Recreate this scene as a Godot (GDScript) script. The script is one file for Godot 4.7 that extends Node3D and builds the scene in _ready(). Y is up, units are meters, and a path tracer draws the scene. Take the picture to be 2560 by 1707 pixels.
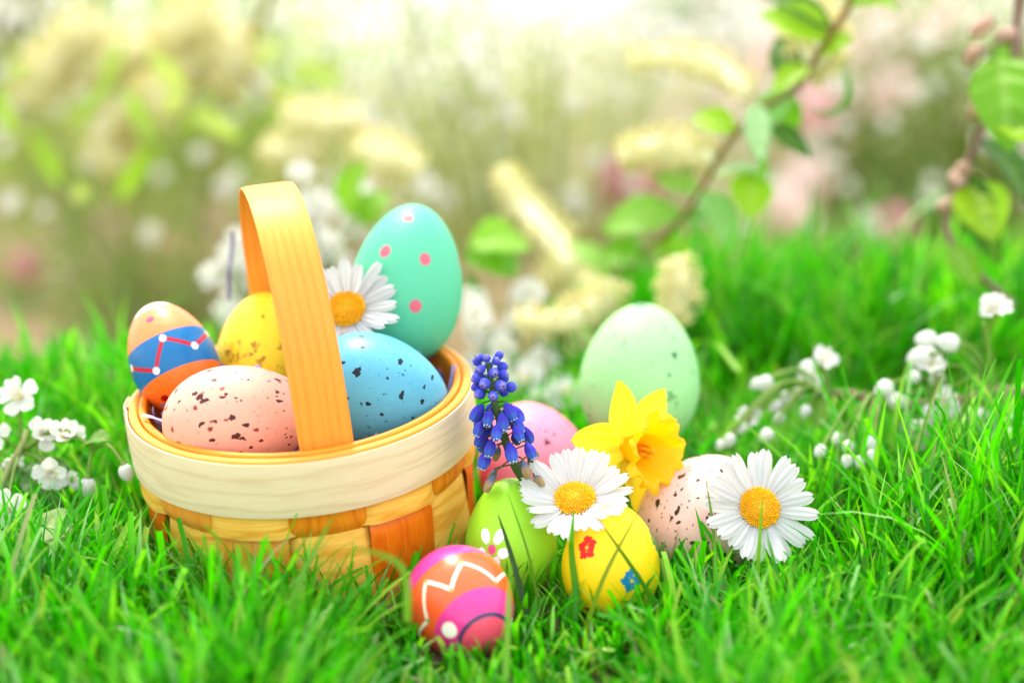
extends Node3D
# A basket of painted eggs on a turf bank in a spring garden. Units are metres, y is up.

const SLOPE := 0.17633          # rise of the turf bank, tan 10 degrees
const LOW := -0.26              # level of the garden behind the bank
const EYE := Vector3(0, 0.19, 0.589)
var used := {}
var rng := RandomNumberGenerator.new()
var M := {}
var solids := []                # [centre, axis, half length, half width] of what the grass must not run through
var basket_xf := Transform3D()


class MB:                       # collects points and triangles, works out smooth normals
	var v := PackedVector3Array()
	var uv := PackedVector2Array()
	var c := PackedColorArray()
	var ix := PackedInt32Array()
	var weld := []
	var col := Color.WHITE

	func pt(p: Vector3, t := Vector2.ZERO) -> int:
		v.append(p)
		uv.append(t)
		c.append(col)
		return v.size() - 1

	func quad(a: int, b: int, d: int, e: int) -> void:
		ix.append(a); ix.append(d); ix.append(b); ix.append(a); ix.append(e); ix.append(d)

	func grid(nu: int, nv: int, f: Callable, wrap := false) -> void:   # faces look along ds x dt
		var b := v.size()
		for j in nv + 1:
			for i in nu + 1:
				var s := i / float(nu)
				var t := j / float(nv)
				pt(f.call(s, t), Vector2(s, t))
		for j in nv:
			for i in nu:
				var a := b + j * (nu + 1) + i
				quad(a, a + 1, a + nu + 2, a + nu + 1)
		if wrap:
			for j in nv + 1:
				weld.append(Vector2i(b + j * (nu + 1), b + j * (nu + 1) + nu))

	func tube(p: Array, r: Array, sides := 8, cap := true) -> void:
		var n := p.size()
		var side := Vector3.ZERO
		var b := v.size()
		for k in n:
			var t: Vector3 = (p[mini(k + 1, n - 1)] - p[maxi(k - 1, 0)]).normalized()
			if k == 0:
				side = t.cross(Vector3(0.31, 0.2, 0.93)).normalized()
			side = (side - t * side.dot(t)).normalized()
			var o := t.cross(side)
			for i in sides:
				var a := TAU * i / sides
				pt(p[k] + (side * cos(a) + o * sin(a)) * r[k], Vector2(i / float(sides), k / float(n - 1)))
		for k in n - 1:
			for i in sides:
				var j := (i + 1) % sides
				quad(b + k * sides + i, b + k * sides + j, b + (k + 1) * sides + j, b + (k + 1) * sides + i)
		if cap:
			for e in [0, n - 1]:
				var m := pt(p[e], Vector2.ZERO)
				for i in sides:
					var x: int = b + e * sides + i
					var y: int = b + e * sides + (i + 1) % sides
					if e == 0:
						ix.append(m); ix.append(x); ix.append(y)
					else:
						ix.append(m); ix.append(y); ix.append(x)

	func ball(at: Vector3, bas: Basis, nu := 8, nv := 6) -> void:      # an ellipsoid, bas carries its half axes
		grid(nu, nv, func(s, t):
			var a = TAU * s
			var e = PI * (t - 0.5)
			return at + bas * Vector3(sin(a) * cos(e), sin(e), cos(a) * cos(e)), true)

	func mesh() -> ArrayMesh:
		var n := PackedVector3Array()
		n.resize(v.size())
		for k in range(0, ix.size(), 3):
			var a := v[ix[k]]
			var w := (v[ix[k + 2]] - a).cross(v[ix[k + 1]] - a)
			n[ix[k]] += w
			n[ix[k + 1]] += w
			n[ix[k + 2]] += w
		for w in weld:
			var sum := n[w.x] + n[w.y]
			n[w.x] = sum
			n[w.y] = sum
		for k in n.size():
			n[k] = n[k].normalized() if n[k].length_squared() > 0.0 else Vector3.UP
		var arr := []
		arr.resize(Mesh.ARRAY_MAX)
		arr[Mesh.ARRAY_VERTEX] = v
		arr[Mesh.ARRAY_NORMAL] = n
		arr[Mesh.ARRAY_TEX_UV] = uv
		arr[Mesh.ARRAY_COLOR] = c
		arr[Mesh.ARRAY_INDEX] = ix
		var m := ArrayMesh.new()
		m.add_surface_from_arrays(Mesh.PRIMITIVE_TRIANGLES, arr)
		return m


# ---------------------------------------------------------------- small helpers
func numbered(called: String) -> String:
	used[called] = used.get(called, -1) + 1
	return called if used[called] == 0 else "%s_%03d" % [called, used[called]]


func tag(o: Node, label := "", category := "", group := "", kind := "") -> void:
	for p in [["label", label], ["category", category], ["group", group], ["kind", kind]]:
		if p[1] != "":
			o.set_meta(p[0], p[1])


func thing(called: String, label: String, category: String, where: Vector3, group := "") -> Node3D:
	var o := Node3D.new()
	o.name = numbered(called)
	o.position = where
	add_child(o, true)
	tag(o, label, category, group)
	return o


func obj(called: String, m: Mesh, material: Material, parent: Node = null, xf := Transform3D()) -> MeshInstance3D:
	var o := MeshInstance3D.new()
	o.name = numbered(called) if parent == null else called
	o.mesh = m
	o.material_override = material
	o.transform = xf
	(self if parent == null else parent).add_child(o, true)
	return o


func swarm(called: String, m: Mesh, material: Material, parent: Node, places: Array, tints: Array) -> MultiMeshInstance3D:
	var mm := MultiMesh.new()
	mm.transform_format = MultiMesh.TRANSFORM_3D
	mm.use_colors = true
	mm.mesh = m
	mm.instance_count = places.size()
	for k in places.size():
		mm.set_instance_transform(k, places[k])
		mm.set_instance_color(k, tints[k])
	var o := MultiMeshInstance3D.new()
	o.name = called
	o.multimesh = mm
	o.material_override = material
	parent.add_child(o, true)
	o.set_meta("kind", "stuff")
	return o


func frame(y: Vector3, z: Vector3) -> Basis:          # local y along y, local z as near z as can be
	y = y.normalized()
	z = (z - y * z.dot(y)).normalized()
	return Basis(y.cross(z), y, z)


func any_frame(y: Vector3) -> Basis:
	return frame(y, Vector3(0.13, 0.31, 0.94) if absf(y.normalized().z) < 0.9 else Vector3(1, 0.1, 0))


func rnd(a: float, b: float) -> float:
	return rng.randf_range(a, b)


func ball_dir() -> Vector3:
	var z := rnd(-1, 1)
	var a := rnd(0, TAU)
	return Vector3(sqrt(1 - z * z) * cos(a), z, sqrt(1 - z * z) * sin(a))


func curve(p: Array, steps: int) -> Array:            # a smooth line through the points
	var c := Curve3D.new()
	for k in p.size():
		var d: Vector3 = (p[mini(k + 1, p.size() - 1)] - p[maxi(k - 1, 0)]) / 6.0
		c.add_point(p[k], -d, d)
	var out := []
	for k in steps + 1:
		var x := (p.size() - 1) * k / float(steps)
		var i := mini(int(x), p.size() - 2)
		out.append(c.sample(i, x - i))
	return out


func taper(n: int, a: float, b: float) -> Array:
	var r := []
	for k in n:
		r.append(lerpf(a, b, k / float(n - 1)))
	return r


func shift(p: Array, by: Vector3) -> Array:
	return p.map(func(q): return q + by)


func surf(r: float, g: float, b: float, rough := 0.6, spec := 0.5) -> StandardMaterial3D:   # colour in sRGB
	var m := StandardMaterial3D.new()
	m.albedo_color = Color(r, g, b)
	m.roughness = rough
	m.metallic_specular = spec
	return m


func leafy(rough := 0.5, through := Color(0.8, 1.0, 0.35)) -> StandardMaterial3D:           # takes its colour from the mesh, lets light through
	var m := StandardMaterial3D.new()
	m.vertex_color_use_as_albedo = true
	m.roughness = rough
	m.metallic_specular = 0.4
	m.backlight_enabled = true
	m.backlight = through
	return m


func turf(x: float, z: float) -> float:               # height of the ground
	var edge := lerpf(-0.115, -0.27, smoothstep(0.02, 0.14, x))
	var bank := -SLOPE * maxf(z, edge - 0.05) + 0.004 * sin(x * 31.0 + 1.3) * sin(z * 27.0)
	if z > 0.3:
		bank = -SLOPE * 0.3 - (z - 0.3) * 0.1
	var fall := smoothstep(edge, edge - 0.4, z)
	var side := smoothstep(0.7, 1.6, absf(x))
	return lerpf(bank, LOW + 0.02 * sin(x * 2.1) * sin(z * 1.7), maxf(fall, side * smoothstep(0.6, -0.2, z)))


# ---------------------------------------------------------------- pictures for materials
func wood(pale: Color, dark: Color, line: float, seed_: int, sway := 9.0) -> ImageTexture:
	var n := FastNoiseLite.new()
	n.seed = seed_
	n.frequency = 1.0
	n.fractal_octaves = 3
	var im := Image.create(512, 256, false, Image.FORMAT_RGB8)
	for y in 256:
		for x in 512:
			var a := TAU * x / 512.0          # runs round, so that the picture repeats without a seam
			var wave := n.get_noise_3d(cos(a) * 0.33, sin(a) * 0.33, y * 0.012)
			var fibre := n.get_noise_3d(cos(a) * 1.6 + 40.0, sin(a) * 1.6, y * 0.35)
			var ring := 0.5 + 0.5 * sin(y * line + wave * sway)
			var k := clampf(0.25 + ring * ring * ring * 0.5 + fibre * 0.45, 0.0, 1.0)
			im.set_pixel(x, y, pale.lerp(dark, k))
	return ImageTexture.create_from_image(im)


func grained(tex: Texture2D, rough := 0.55, tint := Color.WHITE) -> StandardMaterial3D:
	var m := StandardMaterial3D.new()
	m.albedo_texture = tex
	m.albedo_color = tint
	m.roughness = rough
	m.metallic_specular = 0.4
	return m


func blot(im: Image, half: float, wide: float, phi: float, t: float, rx: float, ry: float, ink: Color, ragged := 0.0, turn := 0.0) -> void:
	# a spot of paint at longitude phi and height t (-1..1) of an egg, radii in metres
	var W := im.get_width()
	var H := im.get_height()
	var cx := (phi / TAU + 0.5) * W
	var cy := (1.0 - acos(-clampf(t, -0.985, 0.985)) / PI) * H
	var ring := maxf(wide * 0.5 * sqrt(maxf(0.0, 1.0 - t * t)), wide * 0.08)
	var mx := W / (TAU * ring)
	var my := H / (PI * lerpf(half, wide * 0.5, 0.35))
	var reach := maxf(rx, ry) * 1.5
	var p1 := rnd(0, TAU)
	var p2 := rnd(0, TAU)
	for y in range(maxi(0, int(cy - reach * my)), mini(H, int(cy + reach * my) + 2)):
		for x in range(int(cx - reach * mx), int(cx + reach * mx) + 2):
			var q := Vector2((x - cx) / mx, (cy - y) / my).rotated(-turn)
			var a := atan2(q.y, q.x)
			var e := 1.0 + ragged * (0.5 * sin(3 * a + p1) + 0.4 * sin(5 * a + p2) + 0.2 * sin(9 * a))
			var d := Vector2(q.x / rx, q.y / ry).length() / e
			var cover := clampf((1.0 - d) * minf(rx, ry) * my * 4.0 + 0.5, 0.0, 1.0) * ink.a
			if cover > 0.0:
				var px := posmod(x, W)
				im.set_pixel(px, y, im.get_pixel(px, y).lerp(Color(ink.r, ink.g, ink.b), cover))


func stroke(im: Image, half: float, wide: float, pts: Array, r: float, ink: Color) -> void:
	for k in pts.size() - 1:
		var a: Vector2 = pts[k]
		var b: Vector2 = pts[k + 1]
		var n := maxi(2, int((a - b).length() * wide / r))
		for i in n + 1:
			var p := a.lerp(b, i / float(n))
			blot(im, half, wide, p.x, p.y, r, r, ink)


func speckle(im: Image, half: float, wide: float, count: int, small: float, big: float, inks: Array, band := 1.0, ragged := 0.26) -> void:
	for k in count:
		var size := lerpf(small, big, pow(rng.randf(), 4.0))
		var t := rnd(-0.95, 0.95)
		if band < 1.0 and rng.randf() > band:
			t = rnd(-0.5, 0.1)
		blot(im, half, wide, rnd(-PI, PI), t, size * rnd(0.6, 1.1), size * rnd(0.8, 1.5), inks[rng.randi() % inks.size()], ragged, rnd(-0.6, 0.6))


func rows(im: Image, t0: float, t1: float, ink: Color) -> void:      # a painted band between two heights
	var H := im.get_height()
	var y0 := int((1.0 - acos(-t1) / PI) * H)
	var y1 := int((1.0 - acos(-t0) / PI) * H)
	im.fill_rect(Rect2i(0, y0, im.get_width(), y1 - y0), ink)


func shell(base: Color, mottle := 0.045) -> Image:                    # the coat of one colour, slightly uneven
	var im := Image.create(1024, 512, false, Image.FORMAT_RGB8)
	im.fill(base)
	for k in 500:
		var x := rng.randi() % 1024
		var y := rng.randi() % 512
		var r := rng.randi_range(3, 12)
		var d := rnd(-mottle, mottle)
		for j in range(maxi(0, y - r), mini(512, y + r)):
			for i in range(x - r, x + r):
				var w := 1.0 - Vector2(i - x, j - y).length() / r
				if w > 0.0:
					var px := posmod(i, 1024)
					var was := im.get_pixel(px, j)
					im.set_pixel(px, j, Color(clampf(was.r + d * w, 0, 1), clampf(was.g + d * w, 0, 1), clampf(was.b + d * w, 0, 1)))
	return im


func egg(called: String, label: String, where: Vector3, axis: Vector3, half: float, wide: float, im: Image, rough: float, coat := 0.0, narrow := 0.13, group := "") -> void:
	var b := MB.new()
	b.grid(56, 36, func(s, t):
		var y = -cos(PI * t)
		var r = wide * 0.5 * sqrt(maxf(0.0, 1.0 - y * y)) * (1.0 - narrow * y) / (1.0 + narrow * narrow * 0.5)
		var a = TAU * (s - 0.5)
		return Vector3(r * sin(a), y * half, r * cos(a)), true)
	for k in b.uv.size():
		b.uv[k].y = 1.0 - b.uv[k].y
	var m := StandardMaterial3D.new()
	m.albedo_texture = ImageTexture.create_from_image(im)
	m.texture_filter = BaseMaterial3D.TEXTURE_FILTER_NEAREST_WITH_MIPMAPS
	m.roughness = rough
	m.metallic_specular = 0.38
	if coat > 0.0:
		m.clearcoat_enabled = true
		m.clearcoat = coat
		m.clearcoat_roughness = 0.12
	var bump := NoiseTexture2D.new()
	bump.width = 256
	bump.height = 256
	bump.seamless = true
	bump.noise = FastNoiseLite.new()
	bump.noise.seed = 11
	bump.noise.frequency = 0.05
	m.heightmap_enabled = true
	m.heightmap_texture = bump if M.get("bump") == null else M.bump
	M.bump = m.heightmap_texture
	m.heightmap_scale = 0.014
	m.uv1_scale = Vector3.ONE
	var o := obj(called, b.mesh(), m, null, Transform3D(frame(axis, EYE - where), where))
	tag(o, label, "egg", group)
	solids.append([where, axis.normalized(), half, wide * 0.5])


# ---------------------------------------------------------------- camera, sky, light
func camera_and_light() -> void:
	var cam := Camera3D.new()
	cam.name = "camera"
	var lens := CameraAttributesPhysical.new()
	lens.frustum_focal_length = 50.0
	lens.frustum_focus_distance = 0.557
	lens.frustum_near = 0.05
	lens.frustum_far = 400.0
	lens.exposure_aperture = 2.8
	cam.attributes = lens
	cam.fov = rad_to_deg(2.0 * atan(0.24))
	cam.far = 400.0
	cam.position = EYE
	cam.rotation_degrees = Vector3(-10, 0, 0)
	add_child(cam)
	cam.current = true
	var env := Environment.new()
	env.background_mode = Environment.BG_SKY
	var sky := ProceduralSkyMaterial.new()
	sky.sky_top_color = Color(0.92, 0.94, 0.97)
	sky.sky_horizon_color = Color(1.0, 0.99, 0.95)
	sky.sky_curve = 0.25
	sky.sky_energy_multiplier = 1.15
	sky.ground_bottom_color = Color(0.25, 0.3, 0.15)
	sky.ground_horizon_color = Color(0.7, 0.72, 0.6)
	sky.sun_angle_max = 1.0
	env.sky = Sky.new()
	env.sky.sky_material = sky
	env.tonemap_mode = Environment.TONE_MAPPER_LINEAR
	env.tonemap_exposure = 2.0
	env.sdfgi_enabled = true
	env.ssao_enabled = true
	env.ssil_enabled = true
	var we := WorldEnvironment.new()
	we.name = "environment"
	we.environment = env
	add_child(we)
	var sun := DirectionalLight3D.new()
	sun.name = "sun"
	sun.light_energy = 0.95
	sun.light_color = Color(1.0, 0.96, 0.88)
	sun.light_angular_distance = 11.0
	sun.shadow_enabled = true
	sun.rotation_degrees = Vector3(-62, -158, 0)
	add_child(sun)


func materials() -> void:
	M.cream = grained(wood(Color(0.90, 0.83, 0.70), Color(0.83, 0.73, 0.57), 0.10, 3, 5.0), 0.6)
	M.yellow = grained(wood(Color(0.98, 0.79, 0.38), Color(0.86, 0.58, 0.16), 0.16, 5, 7.0), 0.45)
	M.orange = grained(wood(Color(0.93, 0.58, 0.12), Color(0.83, 0.44, 0.05), 0.22, 9), 0.42)
	M.deep = grained(wood(Color(0.93, 0.49, 0.06), Color(0.84, 0.37, 0.02), 0.05, 12), 0.42)
	M.handle = grained(wood(Color(0.94, 0.63, 0.25), Color(0.90, 0.55, 0.17), 0.24, 17, 2.5), 0.5)
	M.leaf = leafy(0.42)
	M.grass = leafy(0.38, Color(0.75, 1.0, 0.25))
	M.petal = leafy(0.6, Color(0.9, 0.9, 0.9))
	M.white = leafy(0.6, Color(0.9, 0.9, 0.9))
	M.white.albedo_color = Color(0.93, 0.93, 0.92)
	M.yellow_petal = leafy(0.5, Color(0.9, 0.85, 0.6))
	M.plain = leafy(0.55, Color(0.3, 0.3, 0.3))
	M.plain.backlight_enabled = false
	M.bark = M.plain
	M.paper = leafy(0.35, Color(0.5, 0.5, 0.6))
	M.bell = leafy(0.72, Color(0.35, 0.35, 0.5))


# ---------------------------------------------------------------- the ground
func ground() -> void:
	var xs := [-200.0, -60.0, -20.0, -8.0, -4.0]
	for k in 61:
		xs.append(-2.4 + 4.8 * k / 60.0)
	xs.append_array([4.0, 8.0, 20.0, 60.0, 200.0])
	var zs := [3.0, 1.5]
	for k in 81:
		zs.append(0.8 - 4.0 * k / 80.0)
	zs.append_array([-4.0, -5.5, -8.0, -12.0, -20.0, -50.0, -120.0, -390.0])
	var n := FastNoiseLite.new()
	n.seed = 4
	n.frequency = 1.6
	var b := MB.new()
	for z in zs:
		for x in xs:
			var k := n.get_noise_2d(x, z)
			var soil := Color(0.30, 0.20, 0.11).lerp(Color(0.24, 0.27, 0.05), smoothstep(-0.25, 0.3, k))
			b.col = soil.lerp(Color(0.40, 0.25, 0.20), smoothstep(0.1, 0.45, n.get_noise_2d(x * 1.7 + 30.0, z * 1.7)))
			b.pt(Vector3(x, turf(x, z), z), Vector2(x, z))
	for j in zs.size() - 1:
		for i in xs.size() - 1:
			var a := j * xs.size() + i
			b.quad(a, a + 1, a + xs.size() + 1, a + xs.size())
	var m := leafy(0.9)
	m.backlight_enabled = false
	var grit := NoiseTexture2D.new()
	grit.width = 512
	grit.height = 512
	grit.seamless = true
	grit.noise = FastNoiseLite.new()
	grit.noise.seed = 31
	grit.noise.frequency = 0.03
	grit.color_ramp = Gradient.new()
	grit.color_ramp.set_color(0, Color(0.62, 0.6, 0.56))
	grit.color_ramp.set_color(1, Color(1, 1, 1))
	m.albedo_texture = grit
	m.uv1_triplanar = true
	m.uv1_world_triplanar = true
	m.uv1_scale = Vector3(6, 6, 6)
	tag(obj("ground", b.mesh(), m), "earth bank sloping down to a blurred spring garden", "ground", "", "structure")


# ---------------------------------------------------------------- the basket
func strip(b: MB, n: int, path: Callable, half: float, thick: float, along: float, across: float) -> void:
	# a thin flat splint: path gives [point, outward, sideways]
	var side := func(o0: float, w0: float, o1: float, w1: float, cols: int, flare := 0.0):
		var at := b.v.size()
		b.grid(cols, n, func(s, t):
			var f = path.call(t)
			var w = lerpf(w0, w1, s)
			var o = lerpf(o0, o1, s) - flare * pow(absf(w), 6.0)
			return f[0] + f[1] * (o * thick) + f[2] * (w * half))
		for k in range(at, b.v.size()):
			b.uv[k] = Vector2(b.uv[k].y * along, lerpf(w0, w1, b.uv[k].x) * 0.5 * across)
	side.call(0.5, -1.0, 0.5, 1.0, 8, 0.3)
	side.call(-0.5, 1.0, -0.5, -1.0, 4, -0.3)
	side.call(0.2, 1.0, -0.2, 1.0, 1)
	side.call(-0.2, -1.0, 0.2, -1.0, 1)


func wall_radius(y: float) -> float:
	return 0.0660 + 0.0019 * y / 0.07


func ring(b: MB, prof: Array, steps: int, wob: float, along: float) -> void:
	# a hoop turned from a closed outline of [radius, height]
	var at := b.v.size()
	var n := prof.size()
	b.grid(steps, n, func(s, t):
		var p = prof[int(round(t * n)) % n]
		var a = TAU * s
		var r = p.x + wob * sin(3.0 * a + 1.0) + wob * 0.7 * sin(7.0 * a)
		return Vector3(r * sin(a), p.y + wob * 1.2 * sin(2.0 * a + 0.6), r * cos(a)), true)
	for k in range(at, b.v.size()):
		b.uv[k] = Vector2(b.uv[k].x * along, b.uv[k].y * 0.5)


func basket() -> void:
	var bas := Basis(Vector3.RIGHT, deg_to_rad(11.21)) * Basis(Vector3.BACK, deg_to_rad(3.05))
	var foot := Vector3(-0.0876, 0.0675, 0.0089) - bas.y * 0.07
	basket_xf = Transform3D(bas, foot)
	var root := thing("basket", "round woven splint basket with cream rim band and arched orange wooden handle", "basket", foot)
	root.basis = bas
	var phase := deg_to_rad(1.0)
	# upright stakes, each passing in front of one row and behind the other
	var kinds := []
	for par in [1.0, -1.0]:
		var b := MB.new()
		strip(b, 24, func(t):
			var y = lerpf(0.001, 0.066, t)
			var sw = clampf((y - 0.0372) / 0.0025, -1.0, 1.0) * par
			sw *= smoothstep(0.0, 0.008, y)
			var r = wall_radius(y) + 0.0015 * sw - 0.004 * smoothstep(0.008, 0.0, y)
			return [Vector3(0, y, r), Vector3.BACK, Vector3.RIGHT], 0.0144, 0.0011, 0.5, 0.45)
		for k in b.v.size():        # bent round the wall
			var p := b.v[k]
			var a := p.x / 0.0665
			b.v[k] = Vector3(p.z * sin(a), p.y, p.z * cos(a))
		kinds.append(b.mesh())
	var coats := [M.orange, M.deep, M.orange, M.handle, M.orange, M.deep, M.handle, M.orange]
	for k in 14:
		obj("stake", kinds[k % 2], coats[(k * 5 + 2) % 8] if k != 1 else M.deep, root, Transform3D(Basis(Vector3.UP, phase + TAU * (k + 0.5) / 14.0), Vector3.ZERO))
	# the rows woven round them
	for row in 2:
		var y0: float = [0.0515, 0.0225][row]
		var par: float = [-1.0, 1.0][row]
		var b := MB.new()
		strip(b, 192, func(t):
			var a = TAU * t
			var k = clampf(3.6 * sin(7.0 * (a - phase)), -1.0, 1.0)
			var r = wall_radius(y0) + 0.0014 * par * k + 0.0002
			return [Vector3(r * sin(a), y0 + 0.0003 * sin(5.0 * a + row), r * cos(a)), Vector3(sin(a), 0.09, cos(a)).normalized(), Vector3(-0.09 * sin(a), 1, -0.09 * cos(a)).normalized()], [0.0138, 0.0142][row], 0.0011, 3.0, 0.5)
		for k in b.v.size():
			b.uv[k] = Vector2(b.uv[k].x + row * 0.37, b.uv[k].y + row * 0.21)
		obj("weaver", b.mesh(), M.yellow, root)
	var foot_ring := MB.new()
	strip(foot_ring, 96, func(t):
		var a = TAU * t
		var r = wall_radius(0.004) + 0.0019
		return [Vector3(r * sin(a), 0.0045, r * cos(a)), Vector3(sin(a), 0, cos(a)), Vector3.UP], 0.0036, 0.0011, 3.0, 0.12)
	obj("weaver", foot_ring.mesh(), M.yellow, root)
	var floor_ := MB.new()
	floor_.grid(48, 2, func(s, t):
		return Vector3(0.0640 * (1.0 - t) * sin(TAU * s), 0.003, 0.0640 * (1.0 - t) * cos(TAU * s)))
	obj("basket_floor", floor_.mesh(), M.yellow, root)
	# cream band round the top, its ends overlapping at the far left
	var band := MB.new()
	var start := deg_to_rad(-82.0)
	strip(band, 160, func(t):
		var a = start - (TAU + 0.16) * t
		var r = 0.0713 + 0.0015 * smoothstep(0.966, 0.978, t) + 0.0002 * sin(3.0 * a)
		return [Vector3(r * sin(a), 0.0588, r * cos(a)), Vector3(sin(a), 0, cos(a)), Vector3.DOWN], 0.0111, 0.0014, 3.2, 0.8)
	obj("rim_band", band.mesh(), M.cream, root)
	# two bent hoops inside it
	for h in 2:
		var b := MB.new()
		var r0: float = [0.0707, 0.0668][h]
		var r1: float = [0.0670, 0.0636][h]
		var top: float = [0.0712, 0.0719][h]
		var m := (r0 + r1) * 0.5
		ring(b, [Vector2(r0, 0.056), Vector2(r0, top - 0.0012), Vector2(r0 - 0.0004, top - 0.0004), Vector2(m, top), Vector2(r1 + 0.0004, top - 0.0004), Vector2(r1, top - 0.0012), Vector2(r1, 0.056)], 120, 0.00012, 4.0 + h)
		obj("rim_hoop", b.mesh(), [M.handle, M.orange][h], root)
	# the handle: one flat strip bent over
	var hb := MB.new()
	var yaw := deg_to_rad(17.0)
	var e := Vector3(sin(yaw), 0, cos(yaw))
	var across := Vector3(cos(yaw), 0, -sin(yaw))
	var arch := func(t: float) -> Vector3:
		var x: float
		var y: float
		if t < 0.12 or t > 0.88:
			x = 0.0603 if t < 0.5 else -0.0603
			y = lerpf(0.034, 0.066, (t if t < 0.5 else 1.0 - t) / 0.12)
		else:
			var a := PI * (t - 0.12) / 0.76
			x = 0.0603 * signf(cos(a)) * pow(absf(cos(a)), 2.0 / 2.35)
			y = 0.066 + 0.0895 * pow(sin(a), 2.0 / 2.35)
		var lean := maxf(0.0, y - 0.066)
		return e * x + Vector3.UP * y - across * (0.035 * lean)
	strip(hb, 160, func(t):
		var p = arch.call(t)
		var d = (arch.call(minf(t + 0.003, 1.0)) - arch.call(maxf(t - 0.003, 0.0))).normalized()
		var w = (across - d * across.dot(d)).normalized()
		return [p, w.cross(d), -w], 0.0103, 0.0019, 2.4, 0.55)
	obj("handle", hb.mesh(), M.handle, root)
	# the paper nest in it
	var nest := MB.new()
	for k in 300:
		var a := rnd(0, TAU)
		var r := 0.060 * sqrt(rng.randf())
		var p := Vector3(r * sin(a), rnd(0.036, 0.058), r * cos(a))
		var d := (ball_dir() * Vector3(1, 0.35, 1)).normalized()
		var tone := rng.randf()
		nest.col = Color(0.16, 0.13, 0.30).lerp(Color(0.42, 0.38, 0.62), tone)
		paper(nest, p, d, rnd(0.02, 0.045), 0.0017, 0.0608)
	for k in 90:                     # the upper strips lie against the hoops
		var a := (deg_to_rad(-70.0) if k % 2 else deg_to_rad(80.0)) + rng.randfn() * 0.5
		var r := rnd(0.048, 0.0605)
		nest.col = Color(0.16, 0.13, 0.30).lerp(Color(0.50, 0.45, 0.70), rng.randf())
		paper(nest, Vector3(r * sin(a), rnd(0.052, 0.0625), r * cos(a)), (ball_dir() * Vector3(1, 0.4, 1)).normalized(), rnd(0.012, 0.026), 0.0015, 0.0608)
	var o := obj("shredded_paper", nest.mesh(), M.paper, null, basket_xf)
	tag(o, "crinkled strips of lilac shredded paper lining the inside of the basket", "shredded paper", "", "stuff")
	for spec in [[Vector3(-0.1325, 0.0934, -0.0692), Vector3(-0.1329, 0.1259, -0.0699), "dark lilac paper strand standing up behind the yellow speckled egg in the basket"], [Vector3(-0.1093, 0.0801, 0.0336), Vector3(-0.1012, 0.0796, 0.0276), "small lilac paper curl lying on top of the salmon egg in the basket"], [Vector3(-0.0272, 0.0639, 0.002), Vector3(-0.0238, 0.0764, 0.0018), "curled lilac paper strand poking out beside the rim right of the blue egg"], [Vector3(-0.1475, 0.0628, 0.0357), Vector3(-0.1358, 0.0617, 0.043), "pale lilac paper strand lying under the striped egg inside the basket rim"]]:
		var b := MB.new()
		b.col = Color(0.15, 0.14, 0.30) if spec[2].begins_with("dark") else Color(0.42, 0.38, 0.66)
		var dir: Vector3 = spec[1] - spec[0]
		var l := dir.length()
		paper(b, Vector3.ZERO, dir / l, l, 0.0017, 1.0, 0.08)
		tag(obj("paper_strand", b.mesh(), M.paper, null, Transform3D(Basis(), spec[0])), spec[2], "paper strand", "loose strands of lilac paper")


func paper(b: MB, p: Vector3, d: Vector3, long: float, wide: float, keep: float, wild := 0.35) -> void:
	var side := d.cross(ball_dir()).normalized()
	var q := p
	var last := -1
	for k in 9:
		var h := Vector2(q.x, q.z)
		if h.length() > keep:
			h = h.normalized() * keep
			q = Vector3(h.x, q.y, h.y)
		var i := b.pt(q + side * wide * 0.5)
		b.pt(q - side * wide * 0.5)
		if last >= 0:
			b.quad(last, last + 1, i + 1, i)
		last = i
		side = (side + ball_dir() * 0.35)
		side = (side - d * side.dot(d)).normalized()
		q += d * long / 8.0
		d = (d + ball_dir() * wild).normalized()


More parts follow.
